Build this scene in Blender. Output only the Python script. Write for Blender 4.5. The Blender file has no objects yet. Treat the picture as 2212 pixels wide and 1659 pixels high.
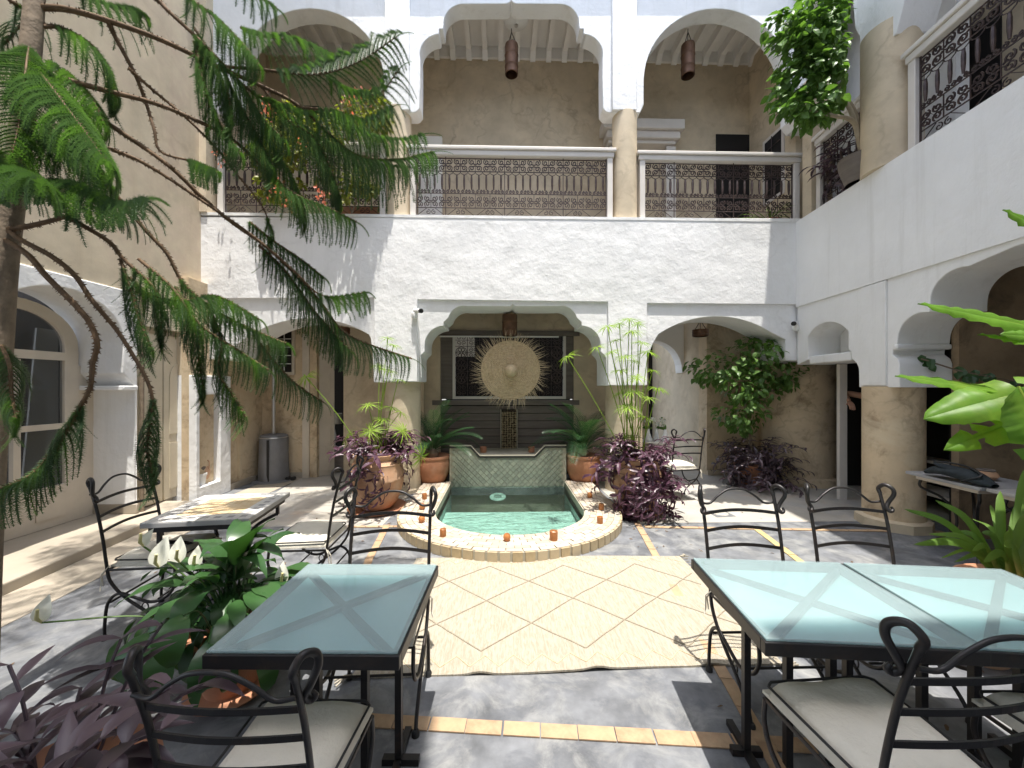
import bpy, math, random
from math import sin, cos, pi, radians, sqrt
from mathutils import Vector, Matrix, Euler
from mathutils.geometry import tessellate_polygon
random.seed(7)
S = bpy.context.scene
COL = S.collection

# ------------------------------------------------------------------ camera, sky, sun, exposure
EYE, FPX, CX, HY, YAW = 1.65, 820.0, 1106.0, 836.0, radians(1.5)
cd = bpy.data.cameras.new('camera'); cam = bpy.data.objects.new('camera', cd); COL.objects.link(cam)
cd.sensor_width = 36; cd.lens = 36*FPX/2212; cd.shift_y = (HY-829.5)/2212
cd.clip_start = 0.02; cd.clip_end = 500
cam.location = (0, 0, EYE); cam.rotation_euler = (pi/2, 0, -YAW)
S.camera = cam
SDX, SDY = -0.055, 0.19            # the sun's drift per metre of fall
W = bpy.data.worlds.new('World'); S.world = W; W.use_nodes = True
nt = W.node_tree; bg = nt.nodes['Background']
sky = nt.nodes.new('ShaderNodeTexSky'); sky.sky_type = 'NISHITA'; sky.sun_disc = False
sky.sun_elevation = math.atan(1/math.hypot(SDX, SDY))
sky.sun_rotation = math.atan2(-SDX, -SDY)
sky.air_density = 1.0; sky.dust_density = 1.5; sky.ozone_density = 1.0
hs_ = nt.nodes.new('ShaderNodeHueSaturation'); hs_.inputs['Saturation'].default_value = .62
nt.links.new(sky.outputs[0], hs_.inputs['Color']); nt.links.new(hs_.outputs[0], bg.inputs[0]); bg.inputs[1].default_value = 0.15
sd = bpy.data.lights.new('sun', 'SUN'); sun = bpy.data.objects.new('sun', sd); COL.objects.link(sun)
sd.energy = 2.2; sd.angle = radians(0.53); sd.color = (1.0, 0.955, 0.88)
sun.rotation_euler = Vector((-SDX, -SDY, 1)).to_track_quat('Z', 'Y').to_euler(); sun.location = (0, 0, 12)
S.view_settings.view_transform = 'Standard'; S.view_settings.look = 'None'
S.view_settings.gamma = 1; S.view_settings.use_curve_mapping = False
S.view_settings.exposure = 1.9
S.render.engine = 'CYCLES'
S.cycles.max_bounces = 8; S.cycles.diffuse_bounces = 5; S.cycles.glossy_bounces = 3
S.cycles.transmission_bounces = 4; S.cycles.transparent_max_bounces = 12
S.cycles.use_denoising = True; S.cycles.caustics_reflective = False; S.cycles.caustics_refractive = False
S.cycles.sample_clamp_indirect = 6

# ------------------------------------------------------------------ pixel helpers (photo at 2212 px wide -> points of the place)
def ray(px, py):
    r = (px-CX)/FPX; v = (HY-py)/FPX
    return Vector((r*cos(YAW)+sin(YAW), -r*sin(YAW)+cos(YAW), v))
def at_c(px, py, c): return Vector((0, 0, EYE))+ray(px, py)*c
def at_y(px, py, y):
    d = ray(px, py); return Vector((0, 0, EYE))+d*(y/d.y)
def at_z(px, py, z):
    d = ray(px, py); return Vector((0, 0, EYE))+d*((z-EYE)/d.z)
class VPlane:
    """a vertical wall: origin, direction along it, and the direction into it (away from the court)"""
    def __init__(s, o, d, n): s.o = Vector(o).to_2d(); s.d = Vector(d).to_2d().normalized(); s.n = Vector(n).to_2d().normalized()
    def uz(s, px, py, off=0.0):
        r = ray(px, py); k = (s.o+s.n*off).dot(s.n)/r.to_2d().dot(s.n)
        p = r*k; return (p.to_2d()-s.o).dot(s.d), EYE+p.z
    def p3(s, u, z, off=0.0):
        q = s.o+s.d*u+s.n*off; return Vector((q.x, q.y, z))

# ------------------------------------------------------------------ materials
MATS = {}
def mat(name, col, rough=0.7, **k):
    """k: noise=(scale, amount) colour variation, col2 stain colour, stain=(scale, lo, hi), bump=(scale, strength, dist), metal, spec, rnd, trans, coat, wave"""
    m = bpy.data.materials.new(name); m.use_nodes = True; MATS[name] = m
    t = m.node_tree; N = t.nodes; L = t.links; b = N['Principled BSDF']; out = N['Material Output']
    b.inputs['Roughness'].default_value = rough
    b.inputs['Metallic'].default_value = k.get('metal', 0)
    b.inputs['Specular IOR Level'].default_value = k.get('spec', 0.4)
    if 'coat' in k: b.inputs['Coat Weight'].default_value = k['coat']; b.inputs['Coat Roughness'].default_value = 0.15
    tc = N.new('ShaderNodeTexCoord'); co = tc.outputs['Object']
    if 'map' in k:
        mp = N.new('ShaderNodeMapping'); mp.inputs['Scale'].default_value = k['map']; L.new(co, mp.inputs[0]); co = mp.outputs[0]
    def rgb(c): 
        n = N.new('ShaderNodeRGB'); n.outputs[0].default_value = (*c, 1); return n.outputs[0]
    def mix(f, a, bb, mode='MIX'):
        n = N.new('ShaderNodeMix'); n.data_type = 'RGBA'; n.blend_type = mode
        for s, v in ((n.inputs[0], f), (n.inputs[6], a), (n.inputs[7], bb)):
            if hasattr(v, 'links') or hasattr(v, 'is_linked'): L.new(v, s)
            elif isinstance(v, tuple): s.default_value = (*v, 1)
            else: s.default_value = v
        return n.outputs[2]
    def noise(scale, detail=5, rough_=0.6, vec=None, dist=0.0):
        n = N.new('ShaderNodeTexNoise'); n.inputs['Scale'].default_value = scale; n.inputs['Detail'].default_value = detail
        n.inputs['Roughness'].default_value = rough_; n.inputs['Distortion'].default_value = dist; L.new(vec or co, n.inputs['Vector']); return n.outputs['Fac']
    def ramp(v, lo, hi):
        n = N.new('ShaderNodeMapRange'); n.inputs[1].default_value = lo; n.inputs[2].default_value = hi; L.new(v, n.inputs[0]); n.clamp = True; return n.outputs[0]
    c = rgb(col)
    if 'noise' in k:
        sc, am = k['noise']; f = ramp(noise(sc, 6), 0.3, 0.7)
        c = mix(f, mix(1.0, c, (1-am,)*3, 'MULTIPLY'), mix(1.0, c, (1+am*0.6,)*3, 'MULTIPLY'))
    for key in ('stain', 'stain2'):
        if key in k:
            sc, lo, hi, c2, am = k[key]
            f = ramp(noise(sc, 8, 0.68, dist=0.6), lo, hi)
            mm = N.new('ShaderNodeMath'); mm.operation = 'MULTIPLY'; mm.inputs[1].default_value = am; L.new(f, mm.inputs[0])
            c = mix(mm.outputs[0], c, c2)
    if 'drip' in k:
        am, c2 = k['drip']; mp2 = N.new('ShaderNodeMapping'); mp2.inputs['Scale'].default_value = (4, 4, .22); L.new(co, mp2.inputs[0])
        f = ramp(noise(1.6, 7, .65, vec=mp2.outputs[0]), .54, .74); mm = N.new('ShaderNodeMath'); mm.operation = 'MULTIPLY'; mm.inputs[1].default_value = am; L.new(f, mm.inputs[0]); c = mix(mm.outputs[0], c, c2)
    if 'veins' in k:
        sc, c2, am = k['veins']
        v = N.new('ShaderNodeTexVoronoi'); v.feature = 'DISTANCE_TO_EDGE'; v.inputs['Scale'].default_value = sc
        nz = N.new('ShaderNodeTexNoise'); nz.inputs['Scale'].default_value = sc*1.7; nz.inputs['Detail'].default_value = 6; L.new(co, nz.inputs[0])
        vm = N.new('ShaderNodeVectorMath'); vm.operation = 'MULTIPLY_ADD'; L.new(nz.outputs['Color'], vm.inputs[0]); vm.inputs[1].default_value = (1.1/sc*1.4,)*3; L.new(co, vm.inputs[2])
        L.new(vm.outputs[0], v.inputs['Vector'])
        f = ramp(v.outputs['Distance'], 0.05, 0.0)
        f2 = ramp(noise(sc*0.6), 0.45, 0.7)
        mm = N.new('ShaderNodeMath'); mm.operation = 'MULTIPLY'; L.new(f, mm.inputs[0]); L.new(f2, mm.inputs[1])
        m2 = N.new('ShaderNodeMath'); m2.operation = 'MULTIPLY'; m2.inputs[1].default_value = am; L.new(mm.outputs[0], m2.inputs[0])
        c = mix(m2.outputs[0], c, c2)
    if 'rnd' in k:
        am, c2 = k['rnd']
        oi = N.new('ShaderNodeObjectInfo'); ge = N.new('ShaderNodeNewGeometry')
        ad = N.new('ShaderNodeMath'); ad.operation = 'ADD'; L.new(oi.outputs['Random'], ad.inputs[0]); L.new(ge.outputs['Random Per Island'], ad.inputs[1])
        fr = N.new('ShaderNodeMath'); fr.operation = 'FRACT'; L.new(ad.outputs[0], fr.inputs[0])
        mm = N.new('ShaderNodeMath'); mm.operation = 'MULTIPLY'; mm.inputs[1].default_value = am; L.new(fr.outputs[0], mm.inputs[0])
        c = mix(mm.outputs[0], c, c2)
    L.new(c, b.inputs['Base Color'])
    if 'bump' in k:
        hs = None
        bl = k['bump'] if isinstance(k['bump'], list) else [k['bump']]
        prev = None
        for (sc, st, di) in bl:
            bn = N.new('ShaderNodeBump'); bn.inputs['Strength'].default_value = st; bn.inputs['Distance'].default_value = di
            L.new(noise(sc, 6, 0.6), bn.inputs['Height'])
            if prev: L.new(prev, bn.inputs['Normal'])
            prev = bn.outputs[0]
        L.new(prev, b.inputs['Normal'])
    if 'rvar' in k:
        lo, hi, sc = k['rvar']; n = N.new('ShaderNodeMapRange'); L.new(noise(sc, 4), n.inputs[0]); n.inputs[1].default_value = .3; n.inputs[2].default_value = .7
        n.inputs[3].default_value = lo; n.inputs[4].default_value = hi; L.new(n.outputs[0], b.inputs['Roughness'])
    if 'trans' in k:      # thin leaf: part of the light goes through
        tr = N.new('ShaderNodeBsdfTranslucent'); L.new(mix(1.0, c, k.get('tcol', (1.3, 1.5, .6)), 'MULTIPLY'), tr.inputs[0])
        ms = N.new('ShaderNodeMixShader'); ms.inputs[0].default_value = k['trans']
        L.new(b.outputs[0], ms.inputs[1]); L.new(tr.outputs[0], ms.inputs[2]); L.new(ms.outputs[0], out.inputs[0])
    if 'clear' in k:      # see-through share
        tr = N.new('ShaderNodeBsdfTransparent'); tr.inputs[0].default_value = (*k.get('tint', (1, 1, 1)), 1)
        ms = N.new('ShaderNodeMixShader'); ms.inputs[0].default_value = k['clear']
        L.new(b.outputs[0], ms.inputs[1]); L.new(tr.outputs[0], ms.inputs[2]); L.new(ms.outputs[0], out.inputs[0])
    return m

M = {}
M['white'] = mat('white_limewash', (.84, .84, .83), .85, spec=.2, noise=(1.3, .06), drip=(.45, (.62, .61, .58)), stain=(2.1, .55, .75, (.74, .73, .70), .35), bump=[(2.2, .5, .045), (9, .45, .012), (60, .3, .003)])
M['white_rough'] = mat('rough_limewash', (.85, .85, .845), .88, spec=.2, noise=(1.0, .06), drip=(.25, (.66, .65, .63)), stain=(1.7, .55, .7, (.74, .73, .71), .4), veins=(1.1, (.55, .55, .55), .35), bump=[(1.1, .45, .09), (4, .35, .022), (14, .3, .006), (70, .25, .002)])
M['white_in'] = mat('white_soffit', (.84, .82, .78), .8, spec=.2, noise=(2.5, .05), bump=(14, .25, .006))
M['ochre'] = mat('ochre_limewash', (.62, .52, .375), .8, spec=.25, noise=(2.4, .18), stain=(2.3, .52, .75, (.34, .25, .16), .6), stain2=(.9, .5, .7, (.58, .5, .38), .5), veins=(1.1, (.25, .2, .15), .6), bump=[(7, .35, .012), (45, .25, .003)])
M['ochre_worn'] = mat('worn_ochre_render', (.62, .49, .33), .8, spec=.25, noise=(2.2, .16), stain=(3.0, .5, .66, (.27, .19, .12), .75), stain2=(1.3, .48, .62, (.66, .56, .40), .7), veins=(1.6, (.2, .15, .1), .6), bump=[(5, .5, .02), (30, .35, .006)])
M['ochre_sun'] = mat('yellow_ochre_wall', (.66, .565, .42), .8, spec=.25, noise=(2.6, .16), drip=(.35, (.50, .40, .28)), stain=(1.0, .46, .7, (.60, .46, .37), .7), stain2=(7, .5, .7, (.72, .62, .46), .5), veins=(.8, (.4, .3, .2), .4), bump=[(6, .3, .01), (50, .3, .003)])
M['floor'] = mat('grey_polished_cement', (.17, .176, .188), .5, spec=.35, noise=(4.5, .45), stain=(3.2, .48, .66, (.31, .31, .30), .8), stain2=(5, .5, .64, (.085, .09, .105), .5), veins=(2.2, (.10, .11, .13), .7), bump=[(3, .12, .01), (40, .15, .002)], rvar=(.35, .7, 5))
M['floor_warm'] = mat('beige_polished_cement', (.44, .41, .36), .5, spec=.35, noise=(1.8, .2), stain=(2.2, .45, .7, (.36, .36, .36), .7), stain2=(1.7, .55, .75, (.55, .38, .24), .5), veins=(2.4, (.25, .22, .2), .5), bump=[(3, .12, .01), (40, .15, .002)], rvar=(.35, .7, 5))
M['floor_beige'] = mat('beige_step_cement', (.40, .35, .28), .6, spec=.3, noise=(1.5, .15), stain=(2, .5, .8, (.35, .3, .25), .5), bump=(30, .2, .003))
M['brick'] = mat('orange_brick', (.42, .27, .165), .7, spec=.3, noise=(16, .35), stain=(9, .45, .7, (.46, .36, .23), .7), rnd=(.5, (.46, .33, .20)), bump=(30, .3, .004))
M['brick_yellow'] = mat('yellow_brick', (.50, .39, .19), .7, spec=.3, noise=(6, .2), rnd=(.3, (.6, .4, .2)), bump=(30, .3, .004))
M['iron'] = mat('black_wrought_iron', (.022, .02, .02), .42, metal=.35, spec=.5, stain=(9, .55, .75, (.09, .05, .03), .5), bump=(70, .3, .002))
M['iron_grille'] = mat('aged_grille_iron', (.045, .03, .03), .5, metal=.3, spec=.5, stain=(6, .45, .7, (.13, .085, .07), .6))
M['rail_paint'] = mat('taupe_white_paint', (.66, .62, .57), .55, noise=(4, .06), bump=(30, .1, .002))
M['glass_top'] = mat('frosted_aqua_glass', (.46, .56, .57), .2, spec=.5, clear=.62, tint=(.85, .97, .97), noise=(5, .05), coat=.6, stain=(3, .5, .8, (.58, .67, .67), .4), rvar=(.05, .26, 4))
M['glass_under'] = mat('pale_aqua_scatter_panel', (.42, .51, .52), .6)  # pale tone stands in for light scattering in the frosted tops
M['cushion'] = mat('cream_canvas', (.64, .60, .51), .9, spec=.1, noise=(5, .05), stain=(4, .6, .8, (.6, .5, .35), .3), bump=[(5, .7, .035), (14, .5, .012), (200, .3, .001)])
M['piping'] = mat('black_piping', (.03, .03, .03), .8)
M['terracotta'] = mat('terracotta', (.45, .21, .12), .75, spec=.25, noise=(5, .18), stain=(3, .5, .75, (.55, .40, .30), .5), bump=(25, .3, .004))
M['terracotta_old'] = mat('pale_terracotta', (.52, .31, .19), .8, spec=.2, noise=(4, .2), stain=(2.5, .45, .7, (.62, .48, .36), .6), stain2=(6, .55, .7, (.3, .16, .1), .5), bump=(20, .4, .006))
M['soil'] = mat('dark_soil', (.04, .03, .022), .95, bump=(60, .8, .01))
M['leaf_mid'] = mat('green_leaf', (.09, .17, .045), .45, spec=.4, rnd=(.7, (.15, .26, .06)), trans=.35)
M['leaf_dark'] = mat('deep_green_leaf', (.03, .085, .028), .33, spec=.55, rnd=(.6, (.055, .13, .035)), trans=.22)
M['needle'] = mat('araucaria_needle', (.07, .13, .06), .5, spec=.35, rnd=(.6, (.11, .18, .07)), trans=.32, tcol=(1.3, 1.45, .8))
M['needle_light'] = mat('young_araucaria_needle', (.085, .17, .045), .5, spec=.35, rnd=(.5, (.14, .25, .06)), trans=.35, tcol=(1.3, 1.45, .7))
M['papyrus'] = mat('papyrus_green', (.20, .32, .035), .5, spec=.4, rnd=(.6, (.32, .42, .06)), trans=.35)
M['banana'] = mat('banana_leaf', (.13, .27, .03), .45, spec=.35, noise=(6, .3), stain=(2.5, .5, .75, (.26, .34, .05), .6), stain2=(9, .66, .74, (.22, .14, .05), .7), trans=.5, tcol=(1.5, 1.6, .5))
M['strap'] = mat('strap_leaf', (.10, .19, .04), .38, spec=.5, rnd=(.6, (.19, .28, .06)), trans=.35)
M['purple'] = mat('purple_leaf', (.060, .026, .044), .38, spec=.55, rnd=(.7, (.125, .055, .085)), trans=.2, tcol=(1.4, .7, 1.1))
M['purple_grey'] = mat('dusky_purple_leaf', (.045, .030, .038), .4, spec=.55, rnd=(.85, (.15, .10, .115)), trans=.12, tcol=(1.3, .8, 1.1))
M['cycad'] = mat('cycad_frond', (.035, .085, .04), .4, spec=.5, rnd=(.6, (.06, .15, .05)), trans=.25)
M['bark'] = mat('brown_bark', (.22, .17, .12), .85, noise=(14, .3), bump=(40, .7, .01))
M['bark_pale'] = mat('pale_bark', (.36, .30, .21), .8, noise=(14, .2), bump=(40, .4, .006))
M['twig'] = mat('brown_twig', (.14, .085, .045), .8, noise=(20, .3), bump=(60, .5, .005))
M['flower_w'] = mat('white_petal', (.80, .80, .70), .6, spec=.2, noise=(30, .12), trans=.35, tcol=(1, 1, .9))
M['spadix'] = mat('yellow_spadix', (.70, .62, .30), .7)
M['flower_o'] = mat('orange_bract', (.78, .22, .12), .5, rnd=(.6, (.8, .40, .30)), trans=.4, tcol=(1, .8, .7))
M['rug'] = mat('cream_wool', (.40, .365, .30), .95, spec=.05, noise=(2, .08), stain=(9, .44, .60, (.31, .26, .185), .7), stain2=(1.5, .5, .8, (.38, .34, .28), .4), bump=[(9, .8, .012), (22, .5, .006)], map=(9, 1.3, 1))
M['rug_line'] = mat('tan_wool_cord', (.29, .25, .19), .95, spec=.05, noise=(50, .3))
M['straw'] = mat('woven_straw', (.58, .46, .30), .85, noise=(30, .25), stain=(14, .5, .7, (.34, .24, .12), .6), bump=(90, .6, .004))
M['copper'] = mat('aged_copper_lantern', (.14, .075, .045), .5, metal=.5, noise=(9, .3))
M['woodpanel'] = mat('dark_grey_wood', (.17, .145, .125), .6, noise=(5, .25), stain=(4, .5, .75, (.17, .14, .12), .6), bump=(20, .3, .004), map=(.4, 1, 4))
M['dark'] = mat('gloom_panel', (.016, .014, .013), .9)  # near-black colour stands in for the shade of unlit rooms
M['tile_green'] = mat('sage_zellige', (.21, .225, .18), .3, spec=.5, rnd=(.9, (.31, .33, .25)), noise=(20, .12))
M['grout'] = mat('pale_grout', (.40, .37, .29), .9)
M['tile_black'] = mat('black_zellige', (.02, .02, .02), .25)
M['tile_beige'] = mat('beige_bejmat', (.44, .36, .27), .6, spec=.3, rnd=(.9, (.54, .48, .41)), noise=(14, .16), bump=(60, .3, .003))
M['tile_side'] = mat('ochre_bejmat', (.42, .33, .20), .6, spec=.3, rnd=(.8, (.5, .42, .3)), noise=(14, .2), bump=(60, .3, .003))
M['pool'] = mat('pool_render', (.40, .53, .49), .6, noise=(3, .12), bump=(5, .5, .05))
M['pool_deep'] = mat('pool_deep_render', (.23, .31, .28), .6, noise=(3, .12))
M['candle'] = mat('orange_candle_glass', (.56, .24, .08), .3, spec=.5, noise=(14, .15), trans=.25, tcol=(1.2, .8, .4))
M['wax'] = mat('white_wax', (.8, .78, .7), .5)
M['paintwood'] = mat('cream_painted_wood', (.60, .53, .43), .55, noise=(4, .08), stain=(5, .6, .8, (.4, .3, .2), .3), bump=(20, .15, .003))
M['beigewood'] = mat('beige_painted_door', (.62, .55, .42), .6, noise=(4, .08), bump=(20, .15, .003))
M['pane'] = mat('dark_window_glass', (.03, .035, .035), .06, spec=.6, clear=.55)
M['curtain'] = mat('white_curtain', (.6, .6, .56), .9)
M['grey_cover'] = mat('grey_vinyl_cover', (.20, .20, .205), .55, noise=(5, .12), bump=[(5, .6, .04), (60, .2, .003)])
M['steel'] = mat('brushed_steel', (.55, .54, .52), .35, metal=.9)
M['black'] = mat('black_plastic', (.02, .02, .02), .45)
M['plastic_w'] = mat('white_plastic', (.78, .78, .76), .4)
M['bag'] = mat('dark_teal_cloth', (.02, .028, .033), .75, noise=(8, .2), bump=[(9, .7, .02)])
M['mosaic_w'] = mat('white_mosaic', (.70, .68, .64), .35, rnd=(.4, (.55, .55, .56)))
M['mosaic_y'] = mat('amber_mosaic', (.66, .48, .26), .35, rnd=(.8, (.72, .60, .42)))
M['mosaic_d'] = mat('slate_mosaic', (.30, .30, .31), .4, rnd=(.8, (.42, .40, .38)))
M['rustwall'] = mat('dark_rust_wall', (.34, .25, .16), .8, noise=(2.5, .3), stain=(3, .5, .7, (.07, .05, .035), .7), bump=(9, .4, .01))
M['skin'] = mat('skin', (.42, .23, .15), .5)
M['dark_cloth'] = mat('black_cloth', (.012, .012, .014), .9)
M['pebble'] = mat('ochre_pebble_chute', (.36, .29, .18), .7, noise=(9, .3), rnd=(.7, (.22, .17, .10)))
# water: tinted see-through sheet that reflects by Fresnel
wm = bpy.data.materials.new('pool_water'); wm.use_nodes = True; t = wm.node_tree; t.nodes.clear()
o_ = t.nodes.new('ShaderNodeOutputMaterial'); ms = t.nodes.new('ShaderNodeMixShader'); fr = t.nodes.new('ShaderNodeFresnel'); fr.inputs[0].default_value = 1.33
tr = t.nodes.new('ShaderNodeBsdfTransparent'); tr.inputs[0].default_value = (.72, .87, .82, 1); gl = t.nodes.new('ShaderNodeBsdfGlossy'); gl.inputs[1].default_value = .03
bp = t.nodes.new('ShaderNodeBump'); bp.inputs[0].default_value = 1.0; bp.inputs[1].default_value = .09
nz = t.nodes.new('ShaderNodeTexNoise'); nz.inputs['Scale'].default_value = 9; nz.inputs['Detail'].default_value = 4; nz.inputs['Distortion'].default_value = .8
tc = t.nodes.new('ShaderNodeTexCoord'); mp = t.nodes.new('ShaderNodeMapping'); mp.inputs['Scale'].default_value = (.55, 1.5, 1)
t.links.new(tc.outputs['Object'], mp.inputs[0]); t.links.new(mp.outputs[0], nz.inputs[0]); t.links.new(nz.outputs[0], bp.inputs['Height'])
for n_ in (fr, gl): t.links.new(bp.outputs[0], n_.inputs['Normal'])
t.links.new(fr.outputs[0], ms.inputs[0]); t.links.new(tr.outputs[0], ms.inputs[1]); t.links.new(gl.outputs[0], ms.inputs[2]); t.links.new(ms.outputs[0], o_.inputs[0])
M['water'] = wm

# ------------------------------------------------------------------ mesh builder
XF = {}
class MB:
    def __init__(s): s.v = []; s.f = []
    def add(s, vs, fs):
        n = len(s.v); s.v.extend(Vector(v) for v in vs); s.f.extend(tuple(n+i for i in f) for f in fs); return s
    def box(s, lo, hi, m=None):
        x0, y0, z0 = lo; x1, y1, z1 = hi
        vs = [Vector(p) for p in ((x0,y0,z0),(x1,y0,z0),(x1,y1,z0),(x0,y1,z0),(x0,y0,z1),(x1,y0,z1),(x1,y1,z1),(x0,y1,z1))]
        if m is not None: vs = [m @ p for p in vs]
        return s.add(vs, [(0,3,2,1),(4,5,6,7),(0,1,5,4),(1,2,6,5),(2,3,7,6),(3,0,4,7)])
    def bar(s, a, b, w, h, up=(0, 0, 1)):
        a = Vector(a); b = Vector(b); d = (b-a); L = d.length
        if L < 1e-6: return s
        y = d/L; u = Vector(up)
        if abs(y.dot(u)) > .98: u = Vector((0, 1, 0)) if abs(y.y) < .9 else Vector((1, 0, 0))
        x = y.cross(u).normalized(); z = x.cross(y)
        m = Matrix(((x.x, y.x, z.x, a.x), (x.y, y.y, z.y, a.y), (x.z, y.z, z.z, a.z), (0, 0, 0, 1)))
        return s.box((-w/2, 0, -h/2), (w/2, L, h/2), m)
    def tube(s, pts, r, n=6, closed=False, caps=True):
        pts = [Vector(p) for p in pts]; k = len(pts)
        if k < 2: return s
        rs = r if isinstance(r, (list, tuple)) else [r]*k
        base = len(s.v); up = None
        for i, p in enumerate(pts):
            if closed: tg = pts[(i+1) % k]-pts[i-1]
            else: tg = pts[min(i+1, k-1)]-pts[max(i-1, 0)]
            if tg.length < 1e-9: tg = Vector((0, 0, 1))
            tg.normalize()
            if up is None:
                up = Vector((0, 0, 1)) if abs(tg.z) < .9 else Vector((1, 0, 0))
            up = (up-tg*up.dot(tg))
            if up.length < 1e-6: up = tg.orthogonal()
            up.normalize(); sd_ = tg.cross(up)
            for j in range(n):
                a = 2*pi*(j+.5)/n; s.v.append(p+(up*cos(a)+sd_*sin(a))*rs[i])
        for i in range(k if closed else k-1):
            i2 = (i+1) % k
            for j in range(n):
                j2 = (j+1) % n
                s.f.append((base+i*n+j, base+i*n+j2, base+i2*n+j2, base+i2*n+j))
        if caps and not closed:
            s.f.append(tuple(base+j for j in range(n))[::-1]); s.f.append(tuple(base+(k-1)*n+j for j in range(n)))
        return s
    def lathe(s, prof, n=24, c=(0, 0, 0), cap=True):
        base = len(s.v); c = Vector(c)
        for (r, z) in prof:
            for j in range(n):
                a = 2*pi*j/n; s.v.append(c+Vector((r*cos(a), r*sin(a), z)))
        for i in range(len(prof)-1):
            for j in range(n):
                j2 = (j+1) % n; s.f.append((base+i*n+j, base+i*n+j2, base+(i+1)*n+j2, base+(i+1)*n+j))
        if cap:
            s.f.append(tuple(base+j for j in range(n))[::-1]); s.f.append(tuple(base+(len(prof)-1)*n+j for j in range(n)))
        return s
    def leaf(s, m, L, Wd, segs=5, droop=0.3, fold=.25, a=.75, wav=0.0, point=1.0, twist=0.0):
        """blade along +Y of matrix m"""
        base = len(s.v); ang = 0; y = 0; z = 0
        for i in range(segs+1):
            tt = i/segs
            w = Wd/2*max(sin(pi*tt**a), 0)**point
            if i == 0: w = Wd*.06
            f = Vector((w, 0, fold*w)); g = Vector((-w, 0, fold*w))
            wz = wav*Wd*sin(tt*14+Wd*90)
            R = Matrix.Rotation(-ang, 3, 'X') @ Matrix.Rotation(twist*tt, 3, 'Y')
            o = Vector((0, y, z))
            s.v.append(m @ (o+R @ (g+Vector((0, 0, wz))))); s.v.append(m @ o); s.v.append(m @ (o+R @ (f-Vector((0, 0, wz)))))
            ang += droop/segs*1.5; y += cos(ang)*L/segs; z -= sin(ang)*L/segs
        for i in range(segs):
            b = base+i*3
            s.f.append((b, b+1, b+4, b+3)); s.f.append((b+1, b+2, b+5, b+4))
        return s
    def join(s, o, m=None):
        n = len(s.v); s.v.extend((m @ v) if m is not None else v for v in o.v); s.f.extend(tuple(n+i for i in f) for f in o.f); return s
    def mesh(s, name, material, smooth=None, inv=None):
        me = bpy.data.meshes.new(name)
        vs = [inv @ v for v in s.v] if inv is not None else s.v
        me.from_pydata([tuple(v) for v in vs], [], s.f); me.materials.append(material)
        if smooth:
            me.shade_smooth(); me.set_sharp_from_angle(angle=radians(smooth))
        me.update(); return me
def link(o, parent=None):
    COL.objects.link(o)
    if parent is not None: o.parent = parent
    return o
def thing(name, label, cat, loc=(0, 0, 0), rz=0, group=None, rot=None):
    o = link(bpy.data.objects.new(name, None)); o.empty_display_size = .1
    o.location = loc; o.rotation_euler = rot or (0, 0, rz); o['label'] = label; o['category'] = cat
    if group: o['group'] = group
    XF[o.name] = Matrix.Translation(Vector(loc)) @ (Euler(rot).to_matrix().to_4x4() if rot else Matrix.Rotation(rz, 4, 'Z'))
    return o
def part(name, mb, m, parent=None, smooth=None, world=False, kind=None, loc=None, label=None):
    inv = None
    if world and parent is not None:
        top = parent
        inv = XF[top.name].inverted()
    if isinstance(mb, MB): me = mb.mesh(name, m, smooth, inv)
    else: me = mb
    o = link(bpy.data.objects.new(name, me), parent)
    if parent is not None and o.name not in XF: XF[o.name] = XF[parent.name]
    if kind: o['kind'] = kind
    if label: o['label'] = label
    if loc is not None: o.location = loc
    return o
def single(name, mb, m, label, cat, group=None, smooth=None):
    o = part(name, mb, m, None, smooth); o['label'] = label; o['category'] = cat
    if group: o['group'] = group
    return o
def structure(name, mb, m, smooth=None):
    o = part(name, mb, m, None, smooth); o['kind'] = 'structure'; XF[o.name] = Matrix.Identity(4); return o
def inst(name, me, parent, m):
    o = bpy.data.objects.new(name, me); COL.objects.link(o); o.parent = parent; o.matrix_local = m; return o
def dup(root, loc, rz, label, group=None):
    r = root.copy(); COL.objects.link(r); r.location = loc; r.rotation_euler = (0, 0, rz); r['label'] = label
    if group: r['group'] = group
    for ch in list(root.children):
        c = ch.copy(); COL.objects.link(c); c.parent = r
        for g in list(ch.children):
            d = g.copy(); COL.objects.link(d); d.parent = c
    return r
def bevel(o, w=.01, seg=2, ang=40):
    b = o.modifiers.new('bevel', 'BEVEL'); b.width = w; b.segments = seg; b.limit_method = 'ANGLE'; b.angle_limit = radians(ang); b.harden_normals = False
    return o
def frame(x, y, o):
    """matrix with +Y along y, +Z near x"""
    y = Vector(y).normalized(); z = Vector(x); z = z-y*z.dot(y)
    if z.length < 1e-5: z = y.orthogonal()
    z.normalize(); xx = y.cross(z)
    return Matrix(((xx.x, y.x, z.x, o[0]), (xx.y, y.y, z.y, o[1]), (xx.z, y.z, z.z, o[2]), (0, 0, 0, 1)))
def spline(pts, n=8):
    pts = [Vector(p) for p in pts]; out = []
    P = [pts[0]*2-pts[1]]+pts+[pts[-1]*2-pts[-2]]
    for i in range(1, len(P)-2):
        for k in range(n):
            t = k/n; a, b, c, d = P[i-1], P[i], P[i+1], P[i+2]
            out.append(.5*((2*b)+(c-a)*t+(2*a-5*b+4*c-d)*t*t+(3*b-a-3*c+d)*t**3))
    out.append(pts[-1]); return out
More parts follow.
